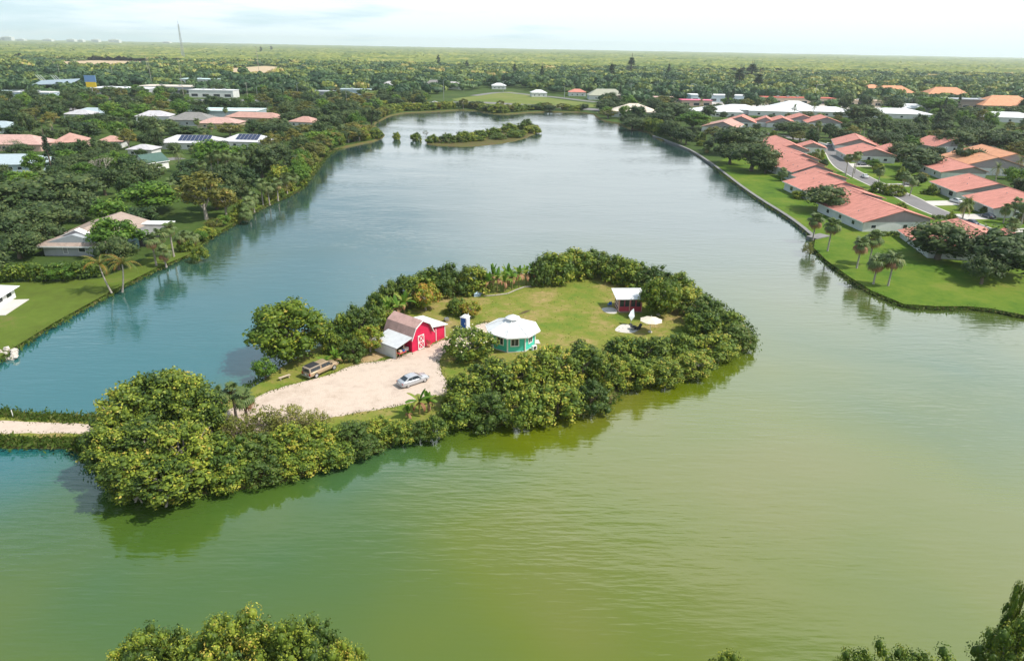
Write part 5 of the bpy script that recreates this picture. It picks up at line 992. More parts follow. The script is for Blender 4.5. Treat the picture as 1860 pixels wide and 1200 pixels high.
def fan_mesh(name, mat, L=1.5, rad=.85, droop=.5, tint=.5):
    V, F, T = [], [], []; k = 11
    a0 = .45; tip = np.array((math.cos(a0) * L * .55, 0, math.sin(a0) * L * .55)); V += [(0, -.03, 0), (0, .03, 0), tuple(tip + (0, .03, 0)), tuple(tip + (0, -.03, 0))]; F.append((0, 1, 2, 3)); T += [.8] * 4
    for i in range(k):
        a = -2.0 + 4.0 * i / (k - 1); q = rad * (1 - .12 * abs(a)); 
        d = np.array((math.cos(a), math.sin(a), .25 - droop * .8)); d2 = np.array((-math.sin(a), math.cos(a), 0)) * .13
        m = tip + d * q * .55 + (0, 0, .12); e = tip + d * q + np.array((0, 0, -droop * q * .55)); b = len(V)
        V += [tuple(tip), tuple(m - d2), tuple(e), tuple(m + d2)]; F.append((b, b + 1, b + 2, b + 3)); T += [tint + RNG.uniform(-.2, .2)] * 4
    me = D.meshes.new(name); me.from_pydata(V, [], F); at_ = me.attributes.new('tint', 'FLOAT', 'POINT'); at_.data.foreach_set('value', np.clip(T, 0, 1).astype(np.float32)); me.materials.append(mat); return me
FR = {'sabal': [fan_mesh('frond', lf_palm, 1.7, 1.0, d, t) for d, t in ((.3, .45), (.6, .5), (.9, .6))], 'sabal_dry': [fan_mesh('frond', lf_dry, 1.5, .8, 1.2, .5)],
      'coco': [frond_mesh('frond', 3.6, lf_coco, d, .62, 9, True, .5, t) for d, t in ((1.3, .35), (1.7, .5), (2.1, .62))],
      'date': [frond_mesh('frond', 2.6, lf_palm, d, .4, 7, True, .1, t) for d, t in ((1.0, .4), (1.5, .5), (1.9, .55))],
      'banana': [frond_mesh('leaf', 2.4, lf_ban, d, .36, 7, False, .25, t) for d, t in ((.5, .45), (1.1, .55), (1.7, .6))], 'banana_dry': [frond_mesh('leaf', 1.9, lf_dry, 2.6, .26, 6, False, .4, .5)]}
TR = {}
def palm_trunk(h, lean, r0=.2, r1=.14, mat=None):
    key = (round(h, 1), round(lean, 2), r0)
    if key in TR: return TR[key]
    b = MB(); pts = [Vector((lean * h * (1 - (1 - i / 6) ** 1.6), 0, -.2 + (h + .2) * i / 6)) for i in range(7)]; b.path(pts, [r0 * 1.3] + [r0 + (r1 - r0) * i / 5 for i in range(6)], 7); TR[key] = (b.mesh('trunk', mat or m_barkp), pts[-1]); return TR[key]
def palm(kind, x, y, h, label, group=None, lean=0., rz=None, n=20, sc=1.0, base=GZ, name='palm_tree', cat='palm tree', dry=4):
    r = tag(empty(name, (x, y, base), random.uniform(0, 6.28) if rz is None else rz), label, cat, group)
    tr, tip = palm_trunk(h, lean, *((.2, .16) if kind != 'coco' else (.16, .11)))
    link('trunk', tr, r)
    for i in range(n + dry):
        dr = i >= n; key = kind + '_dry' if (dr and kind + '_dry' in FR) else kind
        el = (-.9 + .1 * (i - n)) if dr else (random.uniform(-.55, .95) if kind != 'coco' else random.uniform(-.35, .8))
        f = FR[key]; me = f[0] if (el > .35 or len(f) == 1) else f[random.choice((1, 2))]
        link('frond', me, r, loc=tip + Vector((0, 0, -.15 if dr else 0)), rot=(0, -el, 2.4 * i + random.uniform(-.25, .25)), scale=[sc * random.uniform(.85, 1.12)] * 3)
    return r
PALMC = {}
def palm_small(kind, x, y, h, label, group, sc=1.0, base=GZ, name='palm_tree', cat='palm tree', n=22):   # crown joined: the fronds are too small to pick apart from here
    key = kind
    if key not in PALMC:
        out = []
        for v in range(2):
            b = MB(); tv = []
            for i in range(n + 5):
                dr = i >= n; el = -1.0 if dr else random.uniform(-.6, .95); f = FR[kind]; me = f[0] if el > .35 else f[random.choice((1, 2))]
                Mx = Matrix.Rotation(2.4 * i + random.uniform(-.3, .3), 4, 'Z') @ Matrix.Rotation(-el, 4, 'Y') @ Matrix.Scale(random.uniform(.85, 1.1), 4)
                b.add([Mx @ q.co for q in me.vertices], [tuple(p.vertices) for p in me.polygons]); tv += [min(1, a.value + (.35 if dr else 0)) for a in me.attributes['tint'].data]
            mm = b.mesh('crown', lf_palm); a = mm.attributes.new('tint', 'FLOAT', 'POINT'); a.data.foreach_set('value', np.array(tv, np.float32)); out.append(mm)
        PALMC[key] = out
    r = tag(empty(name, (x, y, base), random.uniform(0, 6.28)), label, cat, group)
    tr, tip = palm_trunk(round(h), random.choice((0, .04, .08))); link('trunk', tr, r); link('crown', random.choice(PALMC[key]), r, loc=tip, scale=[sc] * 3); return r
TREES = []
def tree(kind, x, y, w, h, label, group=None, base=GZ, name=None, cat='tree', var=None):
    W0, H0, vs_ = KIND[kind]; v = vs_[random.randrange(len(vs_)) if var is None else var % len(vs_)]
    nm = name or {'oak': 'oak_tree', 'leafy': 'leafy_tree', 'bright': 'shade_tree', 'olive': 'olive_tree', 'mangrove': 'mangrove_bush', 'mangtree': 'mangrove_tree', 'darkshrub': 'green_shrub', 'shrub': 'green_shrub', 'thinshrub': 'wispy_shrub', 'orange': 'spreading_tree', 'plumeria': 'plumeria_tree', 'yellow': 'yellowish_tree', 'fg': 'shore_tree', 'fgdark': 'shore_tree', 'pine': 'pine_tree', 'cypress': 'cypress_tree', 'bare': 'bare_tree'}[kind]
    r = tag(empty(nm, (x, y, base), random.uniform(0, 6.28)), label, cat, group); s = w / W0; r.scale = (s, s, h / H0)
    link(v[0].name.split('.')[0], v[0], r); link('crown', v[1], r); TREES.append((x, y, w)); return r
def tpx(kind, cx, top, wpx, H, label, group=None, base=IZ, **k):
    p = at(cx, top, base + H * .93); d = proj(p)[2]; return tree(kind, p.x, p.y, wpx * d / FPX, H, label, group, base, **k)

for o_, a, b in PEND_H:
    C = [np.array((random.uniform(-a / 2, a / 2), random.uniform(-.5, .5), random.uniform(.3, b - .3))) for _ in range(int(a * 7))]
    link('foliage', crown('foliage', lf_shrub, (1, 1, 1), 0, 1, (.3, .5), 26, .16, pts=C, tbase=.4), o_)
# --- island plants
GB = 'bushes around the island shore'
def series(lst, phrase, group, kind_default, adj, cat='bush', base=IZ):
    for i, it in enumerate(lst):
        cx, top, w, H = it[:4]; kd = it[4] if len(it) > 4 else kind_default
        if kd == 'shrub' and i % 3 == 1: kd = 'darkshrub'
        if kd == 'mangrove' and i % 4 == 2: kd = 'shrub'
        H *= random.uniform(.92, 1.12); w *= random.uniform(.92, 1.15)
        o = tpx(kd, cx, top, w, H, f'{adj[kd]} {phrase[0]}, {ordn(i)} {phrase[1]}', group, base, cat=cat)
        if base == IZ and (kd == 'mangtree' or (kd == 'mangrove' and random.random() < .2)):
            for _ in range(3 if kd == 'mangtree' else 1): a = random.uniform(0, 6.28); q = random.uniform(1.2, 2.6); link('dead_branch', DEAD[random.randrange(3)], o, loc=(math.cos(a) * q, math.sin(a) * q, random.uniform(.2, 1.2)), rot=(math.sin(a) * -.35, math.cos(a) * .35, random.uniform(0, 6)), scale=[random.uniform(.4, .65)] * 3)
AD = {'mangrove': 'yellow green mangrove bush', 'mangtree': 'tall yellow green mangrove', 'darkshrub': 'deep green shrub', 'shrub': 'leafy green shrub', 'thinshrub': 'wispy olive shrub', 'olive': 'olive coloured tree', 'yellow': 'small yellowish tree', 'bright': 'bright green tree', 'oak': 'dark green tree', 'orange': 'yellow and orange tinged tree'}
series([(215, 712, 120, 8.0), (262, 688, 125, 8.8), (318, 676, 130, 8.8), (355, 712, 105, 7.4), (190, 772, 110, 6.6), (250, 762, 130, 7.2), (318, 768, 125, 7.0), (228, 826, 125, 5.4), (300, 830, 130, 5.2), (350, 815, 90, 4.6)], ('in the causeway clump', 'from its causeway edge'), 'mangroves in the causeway clump', 'mangtree', AD)
series([(402, 800, 105, 4.4, 'shrub'), (455, 792, 110, 4.2, 'shrub'), (520, 780, 105, 3.8, 'shrub'), (578, 776, 100, 3.4, 'shrub'), (635, 770, 95, 3.0, 'shrub'), (690, 762, 85, 2.6, 'shrub'), (728, 766, 60, 2.4, 'shrub'), (760, 768, 55, 2.0, 'shrub'), (788, 758, 60, 2.6, 'shrub')], ('on the front bank', 'from the causeway clump'), 'shrubs on the front bank', 'shrub', AD)
series([(410, 838, 85, 3.2, 'shrub'), (475, 830, 90, 2.8, 'shrub'), (540, 820, 90, 2.5, 'shrub'), (600, 808, 85, 2.1, 'shrub'), (660, 796, 80, 1.9, 'shrub')], ('overhanging the front water', 'from the causeway clump'), 'shrubs over the front water', 'shrub', AD)
series([(420, 756, 80, 3.6), (470, 742, 90, 3.6), (525, 738, 90, 3.4), (570, 748, 70, 3.0)], ('before the pale gravel', 'from the causeway clump'), 'wispy shrubs before the gravel', 'thinshrub', AD)
series([(845, 682, 95, 4.8), (893, 656, 110, 5.2), (950, 650, 110, 5.2), (1008, 632, 110, 5.8), (1062, 622, 110, 6.2), (1103, 645, 75, 5.4)], ('in the cottage thicket, upper row', 'from the gravel'), 'thicket below the teal cottage, upper row', 'mangrove', AD)
series([(838, 722, 80, 3.8), (890, 715, 95, 4.0), (950, 708, 100, 4.2), (1015, 700, 105, 4.4), (1075, 694, 90, 4.2)], ('in the cottage thicket, water row', 'from the gravel'), 'thicket below the teal cottage, water edge', 'shrub', AD)
series([(1138, 612, 80, 4.4, 'shrub'), (1185, 612, 85, 4.2, 'mangrove'), (1235, 606, 85, 4.2, 'mangrove'), (1148, 650, 85, 3.8, 'shrub'), (1205, 652, 90, 3.4, 'mangrove'), (1262, 640, 85, 3.2, 'mangrove')], ('below the patio parasol', 'from the cottage thicket'), 'bushes below the patio parasol', 'mangrove', AD)
series([(1300, 606, 90, 4.2), (1340, 592, 80, 4.0), (1318, 566, 80, 4.4), (1278, 566, 80, 4.4), (1285, 540, 80, 4.8), (1250, 522, 80, 5.0)], ('on the rounded east end', 'from the water end'), 'bushes on the east end', 'shrub', AD)
series([(1232, 498, 75, 4.8), (1195, 486, 80, 5.0), (1160, 478, 80, 5.2), (1125, 464, 80, 5.6), (1088, 455, 80, 6.0), (1050, 452, 80, 6.2), (1012, 458, 75, 6.2), (984, 468, 55, 5.6)], ('along the back of the turf', 'from the east end'), 'bushes along the back of the turf', 'shrub', AD)
series([(858, 482, 75, 5.6, 'mangrove'), (815, 482, 75, 6.0, 'shrub'), (775, 490, 80, 6.0, 'shrub'), (738, 500, 75, 5.8, 'mangrove'), (706, 512, 65, 5.2, 'shrub'), (685, 532, 60, 4.6, 'shrub')], ('on the back shore', 'from the banana plants'), 'bushes on the back shore', 'shrub', AD)
tpx('yellow', 772, 520, 70, 5.0, 'yellowish tree in front of the back shore bushes behind the barn', None)
tpx('shrub', 830, 542, 48, 3.2, 'low tree with a bare stem just behind the portable toilet', None, cat='tree'); tpx('yellow', 856, 550, 45, 3.0, 'thin yellowish sapling beside the portable toilet', None)
series([(690, 556, 62, 5.2, 'shrub'), (650, 556, 75, 6.0, 'shrub'), (618, 570, 60, 5.4, 'shrub'), (604, 602, 50, 3.6, 'shrub'), (640, 618, 50, 3.0, 'shrub')], ('behind the barn and the pickup', 'from the barn'), 'shrubs behind the barn', 'shrub', AD)
tpx('yellow', 670, 596, 68, 4.4, 'yellow leaved tree on the bare dirt beside the barn lean-to')
tpx('orange', 518, 560, 168, 9.0, 'large spreading tree with orange tinged leaves above the pickup', var=0); land('the spreading tree', -32, 89.5)
tpx('bright', 478, 656, 52, 3.0, 'small bright tree on the grass strip by the spreading tree')
tpx('plumeria', 852, 600, 112, 5.0, 'rounded plumeria tree with cream blossoms beside the teal cottage'); land('the plumeria tree', -7, 98)
p_ = at(1196, 572, IZ); tree('orange', p_.x, p_.y, 8.8, 7.0, 'dense rounded tree with cream blossoms over the maroon shed', None, IZ, var=1)
def blossoms(px, py, w, h, H, n, label_parent):
    o = [q for q in COL.objects if q.get('label') == label_parent][0]; kd = 'plumeria' if 'plumeria' in label_parent else 'orange'; W0, H0, _ = KIND[kd]
    me = [c for c in o.children if c.name.startswith('crown')][0].data; co = np.empty(len(me.vertices) * 3); me.vertices.foreach_get('co', co); co = co.reshape(-1, 3)
    up = co[(co[:, 2] > H0 * .5)]; idx = RNG.choice(len(up), n); C = up[idx] * 1.03; Nn = np.tile((0., 0, 1.), (n, 1)) + RNG.normal(size=(n, 3)) * .4; Nn /= np.linalg.norm(Nn, axis=1, keepdims=True)
    b = leaf_mesh('blossoms', C, Nn, np.full(n, .11), np.full(n, .5), M('cream petals', (.72, .66, .46), .6, .05), None, .9); q = link('blossoms', b, o); q['kind'] = 'stuff'
blossoms(0, 0, 0, 0, 0, 150, 'rounded plumeria tree with cream blossoms beside the teal cottage'); blossoms(0, 0, 0, 0, 0, 60, 'dense rounded tree with cream blossoms over the maroon shed')
for i, (cx, top) in enumerate(((392, 708), (420, 700), (441, 712))):
    p = at(cx, top, IZ + 4.6); palm('sabal', p.x, p.y, 3.6, ('short palm beside the causeway clump, next to the mangroves', 'short palm beside the causeway clump, tallest of three', 'short palm beside the causeway clump, nearest the gravel')[i], 'short palms by the causeway clump', base=IZ, n=20, sc=.95, dry=7)
def banana(cx, cy, label, group, h=1.7, n=8, dry=4, sc=1.0):
    p = at(cx, cy, IZ); r = tag(empty('banana_plant', (p.x, p.y, IZ), random.uniform(0, 6)), label, 'banana plant', group)
    MB().tube((0, 0, -.1), (0, 0, h), .14, .08, 7).build('stem', M('banana stem', (.20, .17, .06), .7, .2), r)
    for i in range(n): el = random.uniform(.1, 1.0); link('leaf', FR['banana'][0 if el > .7 else random.choice((1, 2))], r, loc=(0, 0, h - .05), rot=(0, -el, 2.4 * i + random.uniform(-.3, .3)), scale=[sc * random.uniform(.75, 1.1)] * 3)
    for i in range(dry): link('leaf', FR['banana_dry'][0], r, loc=(0, 0, h - .2), rot=(0, .3, 1.7 * i + random.uniform(-.3, .3)), scale=[sc * random.uniform(.8, 1.1)] * 3)
for i, (cx, cy) in enumerate(((872, 531), (888, 533), (903, 531), (916, 530), (930, 526), (942, 522), (955, 517), (968, 515), (895, 522), (922, 518))):
    banana(cx, cy, f'brown skirted banana plant inside the log edging, {ordn(i)} from the blue tub', 'banana plants in the log edging', 2.3 + (i % 3) * .35, 8, 5, 1.0)
for i, (cx, cy) in enumerate(((762, 752), (778, 748), (742, 760))): banana(cx, cy, ('tall banana plant on the front bank with a brown stem', 'banana plant on the front bank touching the thicket', 'small banana plant on the front bank nearest the shrubs')[i], 'banana plants on the front bank', (2.0, 1.5, .9)[i], 8, 3, (1.0, .8, .6)[i])
for i, (cx, cy) in enumerate(((705, 585), (722, 580), (735, 572), (690, 592))): banana(cx, cy, f'banana plant with orange tinged leaves behind the barn roof, {ordn(i)} of its clump', 'banana plants behind the barn', 2.4, 8, 3, 1.0)
for i, (cx, cy) in enumerate(((590, 668), (612, 662))): banana(cx, cy, ('broad leaved banana plant beside the tan pickup', 'broad leaved banana plant between the pickup and the barn')[i], 'banana plants by the pickup', 1.1, 7, 2, .8)
# grass fringe: nobody could count it
def fringe(name, pts, n, mat, hgt, wid, z, label, closed=True):
    P_ = np.array([[p.x, p.y] for p in pts]); i = RNG.integers(0, len(P_) - (0 if closed else 1), n); t = RNG.uniform(size=(n, 1)); A = P_[i]; B = P_[(i + 1) % len(P_)]
    c = A * (1 - t) + B * t + RNG.normal(size=(n, 2)) * wid; C = np.concatenate([c, np.full((n, 1), z)], 1); h = RNG.uniform(.5, 1.2, n) * hgt; C[:, 2] += h * .45
    Nn = RNG.normal(size=(n, 3)); Nn[:, 2] = np.abs(Nn[:, 2]) * .4; Nn /= np.linalg.norm(Nn, axis=1, keepdims=True)
    o = link(name, leaf_mesh(name, C, Nn, h, np.clip(RNG.normal(.5, .25, n), 0, 1), mat, None, .35)); o['kind'] = 'stuff'; o['label'] = label; return o
cz_ = [p for p in isl_in if p.x < -46 and p.y < 90]
fringe('causeway_grass', isl, 9000, lf_grass, .28, .5, IZ - .15, 'rough grass along the island and causeway edges')
lf_cg = LEAF('causeway blades', [(.0, (.040, .085, .010)), (.6, (.075, .13, .014)), (1, (.15, .16, .04))], .3, .7)
for nm, sel in (('verge_grass', [p for p in cz_ if p.y < 74.2]), ('verge_grass', [p for p in cz_ if p.y >= 74.2])): fringe(nm, sel, 5200, lf_cg, .42, .45, IZ - .12, 'tall green grass on the ' + ('front' if sel[0].y < 74.2 else 'rear') + ' edge of the causeway', False)
llawn = [p for p in lake if p.x < -60 and p.y < 260]
for nm, sel, n in (('shore_grass', [p for p in lake if p.x > 55 and 60 < p.y < 300], 5000), ('bank_grass', [p for p in lake if p.x < -60 and 80 < p.y < 330], 6000)):
    fringe(nm, sel, n, lf_grass, .35, .6, GZ - .35, 'rough grass along the ' + ('lawn bank' if nm[0] == 's' else 'left bank'), False)
fringe('gravel_edge_grass', grav, 3000, lf_grass, .16, .35, IZ - .02, 'grass tufts creeping over the gravel edges')
dirt_n = 2600
C = RNG.uniform(size=(dirt_n, 2)); bx = np.array([[-12, 100], [40, 146]]); C = bx[0] + C * (bx[1] - bx[0]); C = np.array([c for c in C if in_poly(c[0], c[1], isl_in) and not in_poly(c[0], c[1], grav)])
Nn = RNG.normal(size=(len(C), 3)); Nn[:, 2] = np.abs(Nn[:, 2]) * .5; Nn /= np.linalg.norm(Nn, axis=1, keepdims=True)
o = link('turf_tufts', leaf_mesh('turf_tufts', np.concatenate([C, np.full((len(C), 1), IZ + .05)], 1), Nn, RNG.uniform(.06, .16, len(C)), np.clip(RNG.normal(.6, .3, len(C)), 0, 1), lf_grass, None, .4)); o['kind'] = 'stuff'; o['label'] = 'scattered grass tufts on the island turf'

# --- far islet
series([(785, 245, 28, 4.0), (812, 242, 34, 4.4), (845, 238, 38, 5.0), (872, 236, 34, 4.6), (838, 246, 32, 3.2), (866, 246, 34, 3.0), (896, 232, 40, 5.0), (905, 242, 40, 3.4), (926, 224, 38, 5.4), (936, 236, 40, 4.0), (957, 217, 36, 5.6), (966, 228, 34, 4.4)], ('on the far islet', 'from its low west tip'), 'bushes on the far islet', 'shrub', AD, base=.3)
tpx('shrub', 720, 240, 17, 4.2, 'lone mangrove standing in the water nearest the left point', None, 0, cat='bush'); tpx('shrub', 755, 241, 24, 4.4, 'lone round mangrove in the water beside the islet', None, 0, cat='bush'); tpx('bare', 773, 238, 14, 5.0, 'half dead mangrove in the water touching the islet', None, 0)

# --- foreground trees under the camera
for i, (cx, top, w, H, kd) in enumerate(((265, 1165, 190, 11, 'fg'), (415, 1146, 210, 12, 'fg'), (545, 1150, 200, 12, 'fg'), (625, 1185, 120, 11, 'fg'), (1335, 1210, 140, 10, 'fg'), (1590, 1180, 130, 11, 'fgdark'), (1700, 1192, 170, 11, 'fgdark'))):
    tpx(kd, cx, top, w, H, ('yellow green shore tree below the view, lowest of its clump', 'yellow green shore tree below the view, tallest of its clump', 'yellow green shore tree below the view beside the tallest', 'yellow green shore tree below the view at the clump end', 'low green shore tree barely showing at the lower edge', 'dark green shore tree with a pointed top at the lower edge', 'broad dark green shore tree near the lower corner')[i], 'trees on the near shore', GZ)
tpx('fgdark', 1900, 1135, 190, 13, 'large dark shore tree filling the lower corner', 'trees on the near shore', GZ); tpx('fgdark', 1880, 1050, 70, 15, 'tall thin leafy branch top rising at the view edge', 'trees on the near shore', GZ)

# --- left bank, placed one by one
tpx('bright', 207, 400, 104, 8.5, 'round bright green tree in front of the brown roofed lake house', None, GZ); land('the round bright tree', -86, 140)
tpx('bright', 270, 335, 120, 8.5, 'wide bright green tree beside the lake house drive', None, GZ); tpx('olive', 362, 318, 105, 13, 'tall olive tree with a slim pale trunk on the left shore', None, GZ); tpx('olive', 405, 345, 60, 8, 'shorter olive tree beside the tall slim trunk', None, GZ)
tpx('pine', 80, 250, 36, 16, 'tall dark pine in front of the pink gabled house', None, GZ); land('the tall pine', -170, 248)
tpx('bare', 186, 285, 56, 8.5, 'grey branched half bare tree among the dark oaks', None, GZ); tpx('bright', 152, 322, 36, 3.6, 'yellow green shrub at the foot of the half bare tree', None, GZ, cat='bush'); tpx('bright', 215, 278, 50, 8, 'bright green tree behind the half bare tree', None, GZ)
tpx('bright', 385, 258, 88, 11, 'big green tree under the curved solar roof', None, GZ); tpx('oak', 470, 270, 78, 11, 'grey green oak between the palm row and the shore', None, GZ)
for i, (cx, top, w, H) in enumerate(((35, 335, 150, 9), (115, 322, 130, 9.5), (70, 372, 130, 8.5), (140, 352, 80, 8), (10, 392, 110, 8), (75, 408, 70, 6), (25, 425, 90, 6))): tpx('oak', cx, top, w, H, f'dense dark oak in the lake house grove, {ordn(i)} from its top', 'oaks beside the lake house', GZ)
def hedge_row():
    pts = [at(x, y) for x, y in ((-60, 514), (0, 512), (60, 510), (120, 508), (182, 503))]; o = pts[0]; cur = curve([(p - o).to_2d() for p in pts], 6); C = []
    for p in cur:
        for k in range(9): C.append(np.array((p.x + random.uniform(-.8, .8), p.y + random.uniform(-.7, .7), random.uniform(.6, 3.1))))
    r = tag(empty('clipped_hedge', o), 'long dark hedge between the lake house and the lawn', 'hedge'); link('foliage', crown('foliage', lf_shrub, (1, 1, 1), 0, 1, (.6, 1.0), 40, .26, pts=C, tbase=.38), r)
hedge_row()
for i, (bx_, by_, tx, ty, ln) in enumerate(((203, 531, 188, 470, -.22), (222, 529, 238, 462, .2))):
    p = at(bx_, by_); palm('coco', p.x, p.y, 5.6, ('coconut palm on the left lawn leaning towards the pool house', 'coconut palm on the left lawn leaning towards the water, brown hanging frond')[i], 'coconut palms on the left lawn', abs(ln), 0 if ln > 0 else math.pi, 17, .95, name='coconut_palm', dry=0)
for i, (cx, by, h) in enumerate(((284, 482, 5.5), (300, 476, 6.0), (316, 466, 6.5), (334, 456, 3.2), (302, 484, 3.0), (350, 447, 2.0))):
    p = at(cx, by); palm('sabal', p.x, p.y, h, f'cabbage palm in the clump past the coconut palms, {ordn(i)} from them', 'cabbage palms on the point', n=20, sc=1.15)
for i, (cx, by, h) in enumerate(((454, 396, 4.2), (462, 385, 3.5), (448, 402, 2.2), (490, 372, 4.6), (505, 364, 5), (478, 372, 5.5), (522, 352, 5), (535, 345, 3.5), (390, 342, 10), (403, 344, 11), (414, 343, 9.5), (424, 343, 11), (434, 342, 10), (372, 338, 7), (442, 330, 8))):
    p = at(cx, by); palm_small('sabal', p.x, p.y, h, f'' + ('low shore palm by the lake house point' if i < 8 else 'tall slender palm of the row behind the shore') + f', {ordn(i % 8)} listed from its near end', 'shore cabbage palms' if i < 8 else 'tall palms in a row', 1.25)
for i, (cx, top, w, H, kd) in enumerate(((505, 300, 50, 8, 'shrub'), (530, 285, 60, 8, 'oak'), (560, 262, 60, 9, 'olive'), (540, 310, 50, 5, 'shrub'), (580, 240, 55, 8, 'bright'), (650, 222, 66, 8, 'olive'), (682, 234, 32, 5, 'mangrove'), (625, 228, 46, 8, 'oak'), (600, 212, 50, 8, 'oak'), (500, 262, 50, 9, 'oak'), (470, 352, 32, 3, 'shrub'), (360, 448, 36, 3, 'shrub'), (600, 232, 40, 7, 'bright'))):
    tpx(kd, cx, top, w, H, f'{AD[kd]} on the wooded left shore, {ordn(i)} listed towards the cove' if False else ('round shrub by the low shore palms', 'grey green oak above the low shore palms', 'olive tree with brown stems near the left point', 'low shrub at the water by the shore palms', 'yellow green tree behind the left point', 'broad olive tree on the left point', 'bush at the very tip of the left point', 'dark oak behind the broad olive tree of the left point', 'dark oak beside the salmon roofed house', 'dark oak behind the low shore palms', 'low shrub between two shore palms', 'brown tinged shrub at the tip of the palm point', 'bright tree inside the left point grove')[i], None, GZ, cat='bush' if kd in ('shrub', 'mangrove') else 'tree')

# --- right bank, placed one by one
for i, (cx, by, h) in enumerate(((1476, 436, 5.0), (1503, 456, 6.2), (1556, 487, 5.2), (1578, 480, 6.0), (1586, 516, 4.6), (1613, 519, 5.4))):
    p = at(cx, by); palm('sabal', p.x, p.y, h, ('cabbage palm at the end of the seawall', 'cabbage palm with a clean trunk on the lawn before the two window house', 'thick cabbage palm of the pair in mid lawn, nearer the water', 'cabbage palm of the pair in mid lawn, nearer the houses', 'short cabbage palm by the lawn bank with a white trunk', 'cabbage palm with brown fronds inland of the white trunked one')[i], 'cabbage palms on the right lawn', n=24, sc=1.35, dry=8)
for i, (cx, top, w, H, kd) in enumerate(((1512, 340, 105, 8, 'oak'), (1718, 412, 135, 8.5, 'oak'), (1835, 428, 160, 9.5, 'oak'), (1795, 470, 70, 6, 'oak'), (1345, 232, 110, 13, 'oak'), (1372, 262, 95, 11.5, 'oak'), (1330, 262, 70, 9, 'oak'), (1395, 285, 50, 7, 'oak'), (1225, 190, 85, 11, 'oak'), (1262, 205, 70, 10, 'bright'), (1195, 205, 60, 9, 'oak'), (1300, 232, 50, 8, 'olive'), (1150, 215, 50, 7, 'oak'), (1098, 182, 48, 9, 'oak'), (1105, 200, 44, 6, 'olive'),
        (1440, 222, 70, 8, 'oak'), (1455, 240, 48, 6, 'olive'), (1668, 272, 95, 9, 'oak'), (1640, 262, 60, 8, 'oak'), (1610, 240, 70, 9, 'oak'), (1655, 222, 70, 10, 'oak'), (1570, 195, 70, 11, 'oak'), (1700, 178, 80, 13, 'bright'), (1600, 330, 34, 4, 'shrub'), (1630, 335, 40, 4, 'shrub'), (1458, 345, 40, 3, 'shrub'), (1470, 440, 26, 3, 'thinshrub'), (1795, 376, 26, 2.4, 'shrub'), (1765, 270, 60, 9, 'oak'), (1840, 240, 90, 11, 'oak'), (1790, 235, 80, 11, 'oak'), (1740, 240, 70, 10, 'oak'), (1625, 175, 60, 10, 'oak'))):
    tpx(kd, cx, top, w, H, ('dark oak leaning over the roof between the lake side houses', 'brownish oak hiding the front of the low eave house', 'large dark oak at the edge of the lawn near the water', 'smaller dark oak in front of the large lawn edge oak', 'tallest dark oak on the right shore before the condos', 'round grey green oak at the waterside before the condos', 'dark oak behind the seawall next to the round grey green one', 'dark oak touching the coral roof by the seawall', 'wide dark oak by the far right cove', 'bright green tree beside the two roof wells', 'dark oak at the cove nearest the cream pavilion', 'brownish tree before the two roof wells', 'low dark tree at the cove mouth', 'dark tree at the highway end of the lake', 'brown tinged tree below the highway end tree',
        'dark oak in front of the bend houses', 'round olive tree beside the bend', 'broad dark oak before the house with two driveways', 'dark oak beside the house with the low front wing', 'dark oak behind the low front wing house', 'dark oak by the small green', 'tall dark tree at the end of the far row', 'tall bright crowned tree east of the plaza', 'dark shrub beside the road in front of the east houses', 'leafy shrub on the east roadside lawn', 'shrub below the shaded porch', 'greyish wispy shrub at the seawall end', 'round clipped hedge bush on the east corner', 'dark oak north of the date palm', 'dark oak in the wood behind the orange roofed house', 'dark oak between the small green and the orange roof', 'dark oak beyond the white porch posts', 'dark tree between the plaza and the broad white roof')[i], None, GZ, cat='bush' if kd in ('shrub', 'thinshrub') else 'tree')
for i, (cx, by, h, kd) in enumerate(((1536, 320, 7, 'sabal'), (1548, 322, 8, 'sabal'), (1552, 315, 7, 'sabal'), (1484, 256, 9, 'sabal'), (1558, 260, 9, 'sabal'), (1594, 342, 6, 'sabal'), (1652, 356, 5, 'sabal'), (1748, 398, 4.5, 'date'), (1808, 330, 5, 'date'), (1848, 320, 6, 'date'), (1720, 275, 6, 'sabal'), (1838, 400, 5, 'sabal'), (1822, 405, 4.5, 'sabal'), (1855, 408, 5, 'sabal'), (1480, 300, 5, 'sabal'), (1384, 208, 6, 'date'), (1440, 216, 8, 'date'), (1475, 214, 8, 'date'), (1272, 206, 9, 'date'), (1740, 290, 6, 'sabal'), (382, 196, 7, 'date'), (328, 312, 7, 'date'), (412, 218, 6, 'sabal'), (522, 205, 8, 'sabal'), (640, 205, 8, 'sabal'), (652, 210, 7, 'sabal'), (1592, 200, 9, 'date'), (1600, 202, 8, 'date'))):
    p = at(cx, by); palm_small(kd, p.x, p.y, h, ('palm of the roadside trio, nearest the water', 'tallest palm of the roadside trio', 'palm of the roadside trio, set behind', 'slim palm in front of the long grey gable', 'slim palm rising over the low front wing house', 'palm by the driveway of the two driveway house', 'palm on the roadside lawn before the low wing', 'palm between the two east driveways', 'bushy date palm in front of the large mauve gable', 'date palm at the view edge beyond the mauve gable', 'palm on the small green', 'palm in the cluster by the east house, inner one', 'palm in the cluster by the east house, front one', 'palm in the cluster by the east house, outer one', 'palm beside the road bend drive', 'dark palm before the small white window house', 'palm before the white peaked roof', 'palm at the end of the white roofs', 'tall palm next to the pink filling station', 'palm beside the small green hedge', 'dark palm alone on the green street strip', 'golden palm on the street lawn near the cottage', 'round palm before the teal warehouse', 'brown crowned palm near the shop street end', 'palm over the left cove', 'second palm over the left cove', 'yellowish palm beside the plaza', 'leaning palm beside the plaza')[i], 'palms among the houses', 1.3 if kd == 'date' else 1.2)

